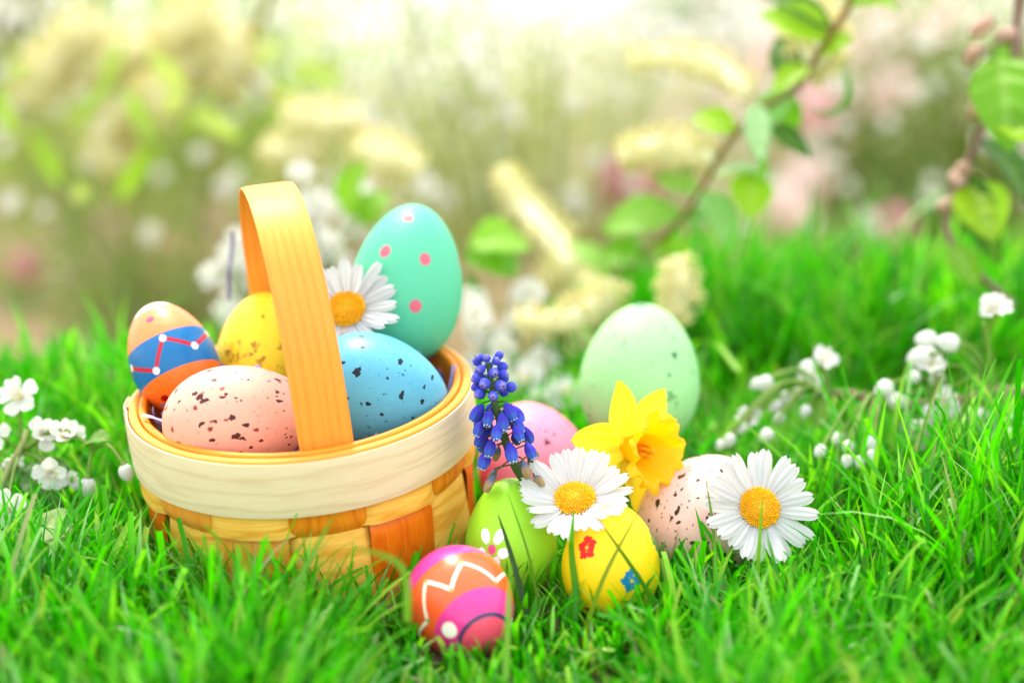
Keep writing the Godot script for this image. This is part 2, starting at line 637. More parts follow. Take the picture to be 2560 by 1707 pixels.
# ---------------------------------------------------------------- the eggs
func eggs() -> void:
	var H := 0.0
	var W := 0.0
	# orange egg with the blue zigzag band, in the basket
	H = 0.0250; W = 0.0362
	var im := shell(Color(0.95, 0.42, 0.12), 0.01)
	rows(im, 0.22, 0.999, Color(0.95, 0.52, 0.30))  # paler upper part: light from above painted into the orange coat
	rows(im, 0.80, 0.94, Color(0.97, 0.95, 0.93))
	rows(im, -0.43, 0.22, Color(0.0, 0.40, 0.64))
	var zig := [Vector2(-2.2, -0.36), Vector2(-1.22, -0.0), Vector2(-0.47, -0.33), Vector2(-0.03, 0.13), Vector2(0.6, -0.16), Vector2(1.3, 0.1), Vector2(2.0, -0.3)]
	stroke(im, H, W, zig, 0.00085, Color(0.72, 0.06, 0.16))
	for p in zig:
		blot(im, H, W, p.x, p.y, 0.0015, 0.0015, Color(0.97, 0.94, 0.9))
	blot(im, H, W, -0.166, 0.57, 0.0019, 0.0016, Color(0.86, 0.25, 0.42))
	for p in [Vector2(-0.77, -0.74), Vector2(1.03, -0.62), Vector2(0.15, -0.7), Vector2(-1.8, -0.7)]:
		blot(im, H, W, p.x, p.y, 0.0018, 0.0016, Color(0.62, 0.03, 0.0))
	egg("painted_egg", "orange egg with blue zigzag band and pale tip leaning on the basket rim", Vector3(-0.1431, 0.0797, 0.0012), Vector3(-0.4264, 0.8181, -0.3859), H, W, im, 0.36, 0.12)
	# yellow speckled, in the basket
	H = 0.0262; W = 0.0392
	im = shell(Color(0.96, 0.80, 0.16))
	speckle(im, H, W, 260, 0.00015, 0.0007, [Color(0.35, 0.22, 0.05), Color(0.5, 0.33, 0.08), Color(0.2, 0.14, 0.08)], 0.85)
	for k in 15:
		blot(im, H, W, rnd(-0.9, 0.5), rnd(-0.25, 0.1), rnd(0.0005, 0.0016), rnd(0.0005, 0.0014), Color(0.42, 0.26, 0.05, rnd(0.4, 0.9)), 0.8, rnd(0, 3))
	egg("speckled_egg", "yellow speckled egg standing behind the handle inside the basket", Vector3(-0.1093, 0.0775, -0.0228), Vector3(0.0497, 0.9615, -0.2704), H, W, im, 0.45)
	# salmon speckled, at the front of the basket
	H = 0.0300; W = 0.0434
	im = shell(Color(0.93, 0.65, 0.57))
	speckle(im, H, W, 520, 0.0002, 0.0012, [Color(0.25, 0.1, 0.12), Color(0.55, 0.22, 0.2), Color(0.62, 0.33, 0.3), Color(0.3, 0.16, 0.14)])
	egg("speckled_egg", "salmon pink speckled egg lying at the basket front left of the handle", Vector3(-0.1077, 0.0621, 0.0409), Vector3(0.9832, 0.0734, -0.1673), H, W, im, 0.45)
	# blue speckled, right in the basket
	H = 0.0296; W = 0.0468
	im = shell(Color(0.33, 0.64, 0.75))
	speckle(im, H, W, 260, 0.0002, 0.0006, [Color(0.07, 0.22, 0.34), Color(0.1, 0.3, 0.42), Color(0.18, 0.45, 0.6)])
	for p in [[-0.24, -0.28, 1.91, 1.48], [-0.71, 0.22, 1.74, 0.96], [-0.75, -0.32, 0.78, 0.87], [-1.09, -0.40, 0.70, 1.22], [-0.07, 0.37, 1.91, 0.87], [-0.09, 0.65, 1.22, 0.87], [-0.44, 0.62, 1.13, 0.52], [-0.87, 0.68, 1.91, 0.70], [0.23, -0.02, 0.78, 1.04], [0.36, 0.19, 0.70, 0.70], [0.70, -0.21, 0.70, 0.78], [-1.31, -0.08, 0.43, 0.61], [0.34, 0.59, 0.61, 0.61], [-0.36, -0.50, 0.70, 0.87], [0.10, -0.48, 0.87, 0.70], [0.74, 0.38, 0.61, 0.61], [-0.29, 0.13, 0.61, 0.52]]:
		blot(im, H, W, p[0], p[1], p[2] * 0.001, p[3] * 0.001, Color(0.05, 0.1, 0.17), 0.3)
	egg("speckled_egg", "bright blue speckled egg with dark blotches right of the basket handle", Vector3(-0.0547, 0.0688, 0.0214), Vector3(0.9607, -0.2733, 0.0482), H, W, im, 0.4)
	# tall teal egg with pink dots
	H = 0.0354; W = 0.0497
	im = shell(Color(0.33, 0.73, 0.58), 0.012)
	for p in [[-0.21, 0.76], [0.28, 0.26], [0.2, -0.32], [-0.5, 0.3], [1.42, 0.36], [1.5, -0.35], [-0.9, -0.2], [2.2, 0.2], [-1.9, 0.4], [2.6, -0.5], [-2.5, -0.3]]:
		blot(im, H, W, p[0], p[1], 0.0026, 0.0026, Color(0.80, 0.38, 0.46))
	egg("dotted_egg", "large turquoise egg with pink dots standing at the back of the basket", Vector3(-0.0461, 0.1067, -0.0279), Vector3(0.1199, 0.9606, -0.2506), H, W, im, 0.48)
	# pale green, standing in the grass behind
	H = 0.0336; W = 0.0550
	im = shell(Color(0.58, 0.81, 0.55))
	speckle(im, H, W, 260, 0.0002, 0.0008, [Color(0.2, 0.42, 0.25), Color(0.1, 0.3, 0.2), Color(0.4, 0.62, 0.4)])
	blot(im, H, W, 0.62, 0.3, 0.0016, 0.0014, Color(0.1, 0.3, 0.22), 0.7)
	blot(im, H, W, 0.55, -0.25, 0.0018, 0.002, Color(0.3, 0.5, 0.3, 0.7), 0.9)
	blot(im, H, W, -0.35, 0.96, 0.004, 0.003, Color(0.22, 0.42, 0.34), 0.4)
	egg("speckled_egg", "large pale green egg standing upright in the grass behind the daffodil", Vector3(0.0585, 0.0613, -0.0483), Vector3(0.0804, 0.9716, -0.2224), H, W, im, 0.5)
	# pink, between basket and daffodil
	H = 0.0285; W = 0.0505
	im = shell(Color(0.94, 0.50, 0.62))
	speckle(im, H, W, 110, 0.0001, 0.0006, [Color(0.3, 0.15, 0.25), Color(0.6, 0.3, 0.4)])
	for p in [[0.35, 0.12, 1.7], [0.55, 0.22, 0.8], [0.42, 0.3, 0.6], [0.2, 0.5, 0.5], [-0.1, 0.75, 0.6]]:
		blot(im, H, W, p[0], p[1], p[2] * 0.0008, p[2] * 0.0008, Color(0.16, 0.13, 0.2), 0.6)
	egg("speckled_egg", "pink egg lying behind the grape hyacinth and the middle daisy", Vector3(0.0096, 0.027, -0.022), Vector3(-0.3058, 0.8592, -0.4103), H, W, im, 0.48)
	# lime egg with the painted flower
	H = 0.0243; W = 0.0368
	im = shell(Color(0.58, 0.82, 0.17), 0.01)
	var fx := -0.43
	var fy := -0.06
	for p in [[-0.175, 0.21, 2.0, 2.9, 0.5], [0.155, 0.2, 1.9, 2.9, -0.5], [-0.26, -0.07, 2.0, 2.1, 0.0], [0.25, -0.06, 2.4, 1.9, 0.4], [0.06, -0.235, 1.9, 2.9, -0.3]]:
		blot(im, H, W, fx + p[0], fy + p[1], p[2] * 0.001, p[3] * 0.001, Color(0.98, 0.97, 0.93), 0.05, p[4])
	blot(im, H, W, fx, fy, 0.0017, 0.0018, Color(0.93, 0.33, 0.52))
	for p in [Vector2(0.87, 0.34), Vector2(2.2, -0.1), Vector2(-1.9, 0.3)]:
		blot(im, H, W, p.x, p.y, 0.0013, 0.0017, Color(0.05, 0.36, 0.16))
	blot(im, H, W, 0.95, -0.42, 0.0012, 0.0017, Color(0.85, 0.4, 0.4))
	egg("painted_egg", "lime green egg with painted white flower standing beside the basket", Vector3(-0.0003, 0.0143, 0.0453), Vector3(-0.02, 0.9846, -0.1736), H, W, im, 0.42)
	# magenta and orange striped egg lying at the very front, its blunt end to the lens
	H = 0.0232; W = 0.0402
	im = shell(Color(0.90, 0.20, 0.56), 0.01)
	rows(im, -0.22, 0.5, Color(0.95, 0.35, 0.17))
	rows(im, 0.86, 0.999, Color(0.90, 0.29, 0.40))
	var zz := [Vector2(2.4, 0.35), Vector2(1.7, 0.0), Vector2(0.85, 0.36), Vector2(0.3, -0.05), Vector2(0.0, 0.36), Vector2(-0.46, 0.02), Vector2(-1.05, 0.40), Vector2(-1.6, 0.0), Vector2(-2.4, 0.3)]
	stroke(im, H, W, zz, 0.00065, Color(0.98, 0.95, 0.88))
	for p in zz:
		blot(im, H, W, p.x, p.y, 0.0008, 0.0008, Color(0.25, 0.62, 0.3))
	for p in [Vector2(0.75, 0.70), Vector2(2.7, 0.7), Vector2(-2.2, 0.7), Vector2(0.92, -0.36), Vector2(-1.3, -0.45), Vector2(2.3, -0.4)]:
		blot(im, H, W, p.x, p.y, 0.0034, 0.0030, Color(0.97, 0.94, 0.9))
	var loop := []
	for k in 41:
		loop.append(Vector2(-PI + TAU * k / 40.0, 0.84))
	stroke(im, H, W, loop, 0.0008, Color(0.05, 0.19, 0.36))
	egg("painted_egg", "magenta and orange striped egg lying in the grass nearest the viewer", Vector3(-0.0188, 0.0015, 0.0841), Vector3(0.439, -0.307, 0.8444), H, W, im, 0.3, 0.35)
	# yellow egg with small painted flowers
	H = 0.0228; W = 0.0380
	im = shell(Color(0.94, 0.79, 0.05), 0.01)
	for f in [[-0.57, 0.33, Color(0.85, 0.09, 0.05), 0.0019], [0.44, -0.17, Color(0.05, 0.47, 0.66), 0.0018], [0.16, -0.82, Color(0.55, 0.08, 0.02), 0.0018], [1.5, 0.4, Color(0.05, 0.5, 0.3), 0.0018], [-1.9, -0.1, Color(0.05, 0.47, 0.66), 0.0018], [2.6, 0.2, Color(0.85, 0.09, 0.05), 0.0019]]:
		for k in 5:
			var a := TAU * k / 5.0 + 0.6
			blot(im, H, W, f[0] + 0.14 * cos(a), f[1] + 0.125 * sin(a), f[3] * 0.86, f[3] * 1.0, f[2], 0.3, a)
		blot(im, H, W, f[0], f[1], 0.0014, 0.0014, f[2])
		blot(im, H, W, f[0], f[1], 0.0007, 0.0007, Color(0.85, 0.75, 0.15))
	blot(im, H, W, -0.62, -0.72, 0.0010, 0.0009, Color(0.25, 0.2, 0.05))
	egg("painted_egg", "yellow egg with small red and blue flowers under the middle daisy", Vector3(0.0382, 0.0108, 0.0621), Vector3(0.03, 0.9891, -0.144), H, W, im, 0.42)
	# blush egg with brown spatter
	H = 0.0282; W = 0.0508
	im = shell(Color(0.90, 0.73, 0.70))
	speckle(im, H, W, 680, 0.0003, 0.0013, [Color(0.16, 0.12, 0.11), Color(0.3, 0.2, 0.17), Color(0.38, 0.24, 0.2), Color(0.22, 0.17, 0.12)], 1.0, 0.13)
	egg("speckled_egg", "blush white egg with brown spatter lying behind the right daisy", Vector3(0.079, 0.0147, 0.0188), Vector3(0.5635, 0.7895, -0.2432), H, W, im, 0.45)


# ---------------------------------------------------------------- flowers in the nest of eggs
func ray_petal(long: float, wide: float, curl: float, notch: float) -> ArrayMesh:
	# grows along z, faces y
	var b := MB.new()
	b.col = Color(0.66, 0.66, 0.68)
	b.grid(10, 12, func(s, t):
		var x = s * 2.0 - 1.0
		var w = wide * 0.5 * (0.42 + 0.58 * smoothstep(0.0, 0.55, t))
		if t > 0.72:
			w *= sqrt(maxf(0.0, 1.0 - pow((t - 0.72) / 0.28, 2.4) * 0.90))
		var tip = notch * t * t * (0.5 + 0.5 * cos(x * 8.0)) - 0.06 * x * x * t
		return Vector3(x * w, curl * t * t * long - 0.09 * wide * cos(x * 7.5) * (1.0 - 0.6 * t) - 0.1 * wide * x * x, long * t * (1.0 - tip)))
	return b.mesh()


func daisy(label: String, head: Vector3, facing: Vector3, spin: float, reach: float, stem: Array, seed_: int, cup := 0.3, count := 21, drooping := []) -> void:
	rng.seed = seed_
	var foot: Vector3 = stem[stem.size() - 1]
	var root := thing("daisy_flower", label, "daisy", foot, "large white daisies laid among the eggs")
	var bas := frame(facing, Vector3.UP)
	var at := head - foot
	var shapes := []
	for k in 4:
		shapes.append(ray_petal(reach - 0.0055, rnd(0.0053, 0.0064), rnd(-0.12, 0.05), rnd(0.0, 0.03)))
	for k in count:
		var a := TAU * (k + rnd(-0.22, 0.22)) / count + spin
		var up := cup * rnd(0.6, 1.3) * (1.0 if k % 2 else 0.75)
		var long := rnd(0.9, 1.06)
		for d in drooping:
			if absf(angle_difference(a, d[0])) < d[1]:
				up += d[2]
				long *= d[3]
		var lay := Basis(Vector3.UP, a) * Basis(Vector3.RIGHT, -up) * Basis(Vector3.BACK, rnd(-0.25, 0.25))
		var out := bas * (Basis(Vector3.UP, a) * Vector3(0, 0, 0.0052))
		obj("petal", shapes[rng.randi() % 4], M.petal, root, Transform3D((bas * lay).scaled_local(Vector3(rnd(0.9, 1.12), 1, long)), at + out - bas.y * (0.0004 + 0.0005 * (k % 2))))
	var disc := MB.new()
	disc.col = Color(0.80, 0.42, 0.01)
	disc.grid(24, 6, func(s, t):
		var r = 0.0078 * (1.0 - t)
		return Vector3(r * sin(TAU * s), 0.0027 * (1.0 - pow(1.0 - t, 2.4)), r * cos(TAU * s)), true)
	for k in 330:
		var r := 0.0081 * sqrt((k + 0.5) / 330.0)
		var a := k * 2.39996
		var y := 0.0027 * (1.0 - pow(r / 0.0083, 2.4))
		disc.col = Color(0.70, 0.52, 0.03).lerp(Color(0.87, 0.45, 0.005), smoothstep(0.001, 0.0045, r)) * rnd(0.85, 1.1)
		var s := lerpf(0.00026, 0.00046, r / 0.008) * rnd(0.8, 1.25)
		var n := Vector3(sin(a) * r * 90.0, 1.0, cos(a) * r * 90.0).normalized()
		disc.ball(Vector3(r * sin(a), y + s * 0.6, r * cos(a)), any_frame(n).scaled_local(Vector3(s, s * rnd(1.3, 2.2), s)), 6, 4)
	obj("flower_centre", disc.mesh(), M.plain, root, Transform3D(bas, at))
	var st := MB.new()
	st.col = Color(0.07, 0.17, 0.02)
	var p := curve(shift([head - bas.y * 0.002, head - bas.y * 0.010] + stem, -foot), 24)
	st.tube(p, taper(p.size(), 0.0012, 0.0014))
	st.ball(at - bas.y * 0.0018, bas.scaled_local(Vector3(0.006, 0.0022, 0.006)), 12, 6)
	obj("stem", st.mesh(), M.leaf, root)


func tepal(long: float, wide: float, bend: float, ruffle: float) -> ArrayMesh:
	var b := MB.new()
	b.grid(12, 14, func(s, t):
		var x = s * 2.0 - 1.0
		var w = wide * 0.5 * pow(sin(PI * clampf(0.10 + 0.90 * t, 0.0, 1.0)), 0.62) * (1.0 - 0.15 * t)
		var crease = 0.12 * wide * absf(x) * (1.0 - 0.5 * t) + ruffle * sin(t * 7.0 + x * 2.0) * absf(x) * 0.0012 + 0.00012 * sin(x * 22.0)
		return Vector3(x * w, bend * t * t * long + crease, 0.0045 + long * t))
	for k in b.c.size():
		var x := absf(b.uv[k].x * 2.0 - 1.0)
		b.c[k] = Color(0.92, 0.83, 0.015).lerp(Color(0.93, 0.87, 0.08), 0.5 + 0.5 * sin(x * 16.0))
	return b.mesh()


func daffodil() -> void:
	rng.seed = 808
	var head := Vector3(0.0475, 0.0446, 0.0176)
	var foot := Vector3(0.0555, -0.0075, 0.0146)
	var root := thing("daffodil", "yellow daffodil with orange trumpet resting between the pale eggs", "daffodil", foot)
	var bas := frame(Vector3(0.6745, 0.0674, 0.7352), Vector3.UP)
	var at := head - foot
	for k in 6:
		var a := TAU * k / 6.0 + (0.0 if k % 2 else 0.06) + 0.27
		var m := tepal(0.0262 if k % 2 else 0.0275, 0.0195 if k % 2 else 0.0175, rnd(-0.12, 0.1), rnd(0.3, 1.3))
		obj("petal", m, M.yellow_petal, root, Transform3D(bas * Basis(Vector3.UP, a) * Basis(Vector3.RIGHT, rnd(-0.08, 0.12)), at + bas.y * (0.0006 * (k % 2))))
	var cup := MB.new()
	cup.col = Color(0.92, 0.57, 0.003)
	cup.grid(120, 22, func(s, t):
		var a = TAU * s
		var frill = pow(t, 5.0)
		var r = 0.0043 + 0.0035 * smoothstep(0.0, 0.7, t) + 0.0062 * pow(t, 3.0) + frill * (0.0013 * sin(7.0 * a + 0.6) + 0.0009 * sin(11.0 * a) + 0.0005 * sin(23.0 * a)) + 0.00012 * sin(36.0 * a)
		var y = 0.0195 * t - 0.0042 * pow(t, 9.0) + frill * (0.0013 * sin(9.0 * a + 1.0) + 0.0006 * sin(17.0 * a))
		return Vector3(r * sin(a), y, r * cos(a)), true)
	obj("trumpet", cup.mesh(), M.yellow_petal, root, Transform3D(bas.scaled(Vector3.ONE * 1.13), at))
	for k in 7:
		var b := MB.new()
		b.col = Color(0.82, 0.32, 0.01)
		var a := TAU * k / 6.0
		var far := 0.0027 if k < 6 else 0.0
		var long := rnd(0.0095, 0.0115) if k < 6 else 0.0145
		var p := [Vector3(far * 0.4 * sin(a), 0, far * 0.4 * cos(a)), Vector3(far * sin(a), long, far * cos(a))]
		b.tube(p, [0.0004, 0.00035], 6)
		b.ball(p[1], Basis().scaled(Vector3(0.0008, 0.0019, 0.0008) if k < 6 else Vector3(0.0011, 0.0008, 0.0011)), 8, 5)
		obj("stamen" if k < 6 else "pistil", b.mesh(), M.plain, root, Transform3D(bas, at))
	var st := MB.new()
	st.col = Color(0.10, 0.24, 0.03)
	var p := curve(shift([head + bas.y * 0.001, head - bas.y * 0.012, head - bas.y * 0.022 + Vector3(0, -0.008, 0), Vector3(0.0476, 0.0107, -0.0008), foot], -foot), 30)
	st.tube(p, taper(p.size(), 0.0034, 0.0028), 10)
	obj("stem", st.mesh(), M.leaf, root)


func grape_hyacinth() -> void:
	rng.seed = 515
	var line := curve([Vector3(-0.0092, 0.0854, 0.0429), Vector3(-0.0075, 0.074, 0.0449), Vector3(-0.0044, 0.0612, 0.0461), Vector3(0.001, 0.0453, 0.0459), Vector3(0.0086, 0.033, 0.043), Vector3(0.0151, 0.0189, 0.0383)], 60)
	var foot: Vector3 = line[60]
	var root := thing("grape_hyacinth", "blue grape hyacinth spike leaning against the basket rim", "grape hyacinth", foot)
	line = shift(line, -foot)
	var st := MB.new()
	st.col = Color(0.10, 0.19, 0.06)
	st.tube(line, taper(61, 0.0010, 0.0026), 10)
	obj("stem", st.mesh(), M.leaf, root)
	# three kinds of floret: closed bud, open bell, withered
	var kinds := []
	for kind in 3:
		var set_ := []
		for var_ in 3:
			var b := MB.new()
			var tone := rnd(0.85, 1.2)
			var high: float = [0.0042, 0.0062, 0.0062][kind]
			var fat: float = [0.0019, 0.0020, 0.0014][kind]
			b.grid(24, 12, func(s, t):
				var a = TAU * s
				var r = fat * pow(sin(PI * clampf(0.04 + t * (0.93 if kind == 0 else 0.80), 0, 1)), 0.75) * (1.0 + 0.09 * cos(6.0 * a) * (0.5 if kind == 0 else 1.0) * smoothstep(0.1, 0.6, t))
				if kind == 2:
					r *= 1.0 + 0.15 * sin(3.0 * a + 9.0 * t + var_)
				return Vector3(r * sin(a), -high * t, r * cos(a)), true)
			for k in b.c.size():
				var t := b.uv[k].y
				var rib := 0.5 + 0.5 * cos(6.0 * TAU * b.uv[k].x)
				if kind == 0:
					b.c[k] = Color(0.05, 0.07, 0.55).lerp(Color(0.30, 0.25, 0.60), smoothstep(0.72, 1.0, t) * (0.4 + 0.6 * rib)) * tone
				elif kind == 1:
					b.c[k] = Color(0.035, 0.03, 0.42).lerp(Color(0.05, 0.16, 0.58), smoothstep(0.4, 0.95, t) * (0.5 + 0.5 * rib)) * tone
				else:
					b.c[k] = Color(0.10, 0.13, 0.22).lerp(Color(0.30, 0.22, 0.10), smoothstep(0.25, 0.6, t)) * tone
			if kind == 1:
				b.col = Color(0.50, 0.58, 0.75)
				for k in 6:
					var a := TAU * k / 6.0
					b.ball(Vector3(0.00105 * sin(a), -high, 0.00105 * cos(a)), Basis().scaled(Vector3(0.0004, 0.0003, 0.0004)), 6, 4)
			set_.append(b.mesh())
		kinds.append(set_)
	for k in 62:
		var s := k / 61.0
		var i := int(lerpf(0, 39, pow(s, 1.08)))
		var a := k * 2.39996 + 0.4
		var t: Vector3 = (line[i + 1] - line[i]).normalized()
		var f := any_frame(t)
		var out := f * Vector3(cos(a), 0, sin(a))
		var kind := 0 if s < 0.42 else (1 if s < 0.80 else 2)
		if kind == 2 and k % 2 == 0:
			continue
		var stalk := lerpf(0.0009, 0.0075, smoothstep(0.1, 0.95, s)) * rnd(0.7, 1.25)
		var spread := lerpf(0.0022, 0.0030, smoothstep(0.0, 0.3, s)) if kind == 0 else 0.0018
		var p0: Vector3 = line[i] + out * 0.0008
		var p1 := p0 + out * (stalk + spread * 0.5) - t * (0.0012 if kind == 0 else 0.0) + Vector3(0, -0.0008 * float(kind), 0)
		var hang := (out * (1.0 if kind == 0 else 0.55) + (-t * 0.75 if s < 0.10 else Vector3.ZERO) + (Vector3(0, -0.15, 0) if kind == 0 else Vector3(0, -0.9, 0)) + ball_dir() * 0.15).normalized()
		if kind != 0 or s > 0.2:
			var b := MB.new()
			b.col = Color(0.10, 0.17, 0.08)
			var pts := curve([p0, p1 + Vector3(0, 0.0006, 0), p1 + hang * 0.0008], 5)
			b.tube(pts, taper(6, 0.00034, 0.0003), 5)
			obj("pedicel", b.mesh(), M.leaf, root)
		var size := lerpf(0.72, 1.0, smoothstep(0.0, 0.3, s)) * rnd(1.05, 1.3)
		obj("floret", kinds[kind][rng.randi() % 3], M.bell, root, Transform3D(any_frame(-hang).scaled_local(Vector3.ONE * size), p1))


func flowers() -> void:
	daisy("white daisy tucked between the basket handle and the turquoise egg", Vector3(-0.0695, 0.0998, -0.0003), Vector3(-0.0803, 0.572, 0.8163), 0.1, 0.0232, [Vector3(-0.0639, 0.0854, -0.014), Vector3(-0.0606, 0.0725, -0.0066)], 61, 0.38, 20, [[0.15, 0.5, 0.25, 0.86]])
	daisy("white daisy resting on top of the lime and yellow eggs", Vector3(0.0244, 0.0336, 0.055), Vector3(-0.1005, 0.831, 0.5472), 0.25, 0.0228, [Vector3(0.0246, 0.0182, 0.0446), Vector3(0.0205, -0.0001, 0.0518)], 62, 0.55, 22)
	daisy("white daisy standing in the grass before the brown spattered blush egg", Vector3(0.0968, 0.0294, 0.0527), Vector3(0.161, 0.4977, 0.8523), 0.0, 0.0228, [Vector3(0.0975, 0.0102, 0.045), Vector3(0.0919, -0.0084, 0.0635)], 63, 0.32, 21)
	daffodil()
	grape_hyacinth()


# ---------------------------------------------------------------- twigs, leaves, blossoms
func leaf_shape(b: MB, base: Vector3, tip: Vector3, face: Vector3, wide: float, fold := 0.25, droop := 0.12) -> void:
	var z := tip - base
	var long := z.length()
	z /= long
	var y := (face - z * face.dot(z)).normalized()
	var x := y.cross(z)
	b.grid(8, 24, func(s, t):
		var q = s * 2.0 - 1.0
		var w = wide * 0.5 * pow(sin(PI * pow(clampf(t, 0.0, 1.0), 0.8)), 0.8) + 0.0004
		var bow = droop * long * (sin(PI * t))
		return base + z * long * t + x * (q * w) + y * (absf(q) * w * fold + bow + 0.02 * wide * sin(t * 26.0 - absf(q) * 5.0)))


func leaf(root: Node3D, base: Vector3, tip: Vector3, face: Vector3, wide: float, tint: Color, fold := 0.25, droop := 0.12) -> void:
	var b := MB.new()
	b.col = tint
	leaf_shape(b, base - root.position, tip - root.position, face, wide, fold, droop)
	for k in b.c.size():             # paler midrib and side veins
		var q := absf(b.uv[k].x * 2.0 - 1.0)
		var vein := 0.35 if q < 0.05 else 0.14 * pow(absf(sin(b.uv[k].y * 22.0 - q * 5.0)), 4.0)
		b.c[k] = tint.lerp(Color(0.55, 0.68, 0.25), vein) * (0.9 + 0.2 * absf(sin(k * 7.13 + tip.x * 900.0)))
	obj("leaf", b.mesh(), M.leaf, root)


func catkin_mesh(p: Array, fat: float, tint: Color, hairs: int) -> ArrayMesh:
	var b := MB.new()
	b.col = tint
	var n := p.size()
	var rad := []
	for k in n:
		rad.append(fat * 0.62 * pow(sin(PI * clampf(0.08 + 0.88 * k / (n - 1.0), 0, 1)), 0.5))
	b.tube(p, rad, 10)
	for k in hairs:
		var x := rnd(0.02, 0.98) * (n - 1)
		var i := mini(int(x), n - 2)
		var c: Vector3 = p[i].lerp(p[i + 1], x - i)
		var t: Vector3 = (p[i + 1] - p[i]).normalized()
		var d := t.cross(ball_dir()).normalized()
		var e := fat * pow(sin(PI * clampf(0.1 + 0.84 * x / (n - 1.0), 0, 1)), 0.45) * rnd(0.65, 1.4)
		b.col = tint * rnd(0.85, 1.1)
		var q := c + d * e
		b.tube([c + d * fat * 0.4, q], [fat * 0.02, fat * 0.02], 3, false)
		b.col = Color(0.88, 0.82, 0.42)
		b.ball(q, Basis().scaled(Vector3.ONE * fat * 0.10), 5, 3)
	return b.mesh()


func catkin(root: Node3D, pts: Array, fat: float, tint := Color(0.94, 0.92, 0.68), hairs := 420) -> void:
	obj("catkin", catkin_mesh(curve(shift(pts, -root.position), 16), fat, tint, hairs), M.petal, root)


func branch(root: Node3D, called: String, pts: Array, r0: float, r1: float, tint: Color, steps := 30) -> void:
	var b := MB.new()
	b.col = tint
	var p := curve(shift(pts, -root.position), steps)
	b.tube(p, taper(p.size(), r0, r1), 8)
	for k in b.c.size():
		b.c[k] = tint * (0.85 + 0.3 * absf(sin(k * 12.9898)))
	obj(called, b.mesh(), M.bark, root)


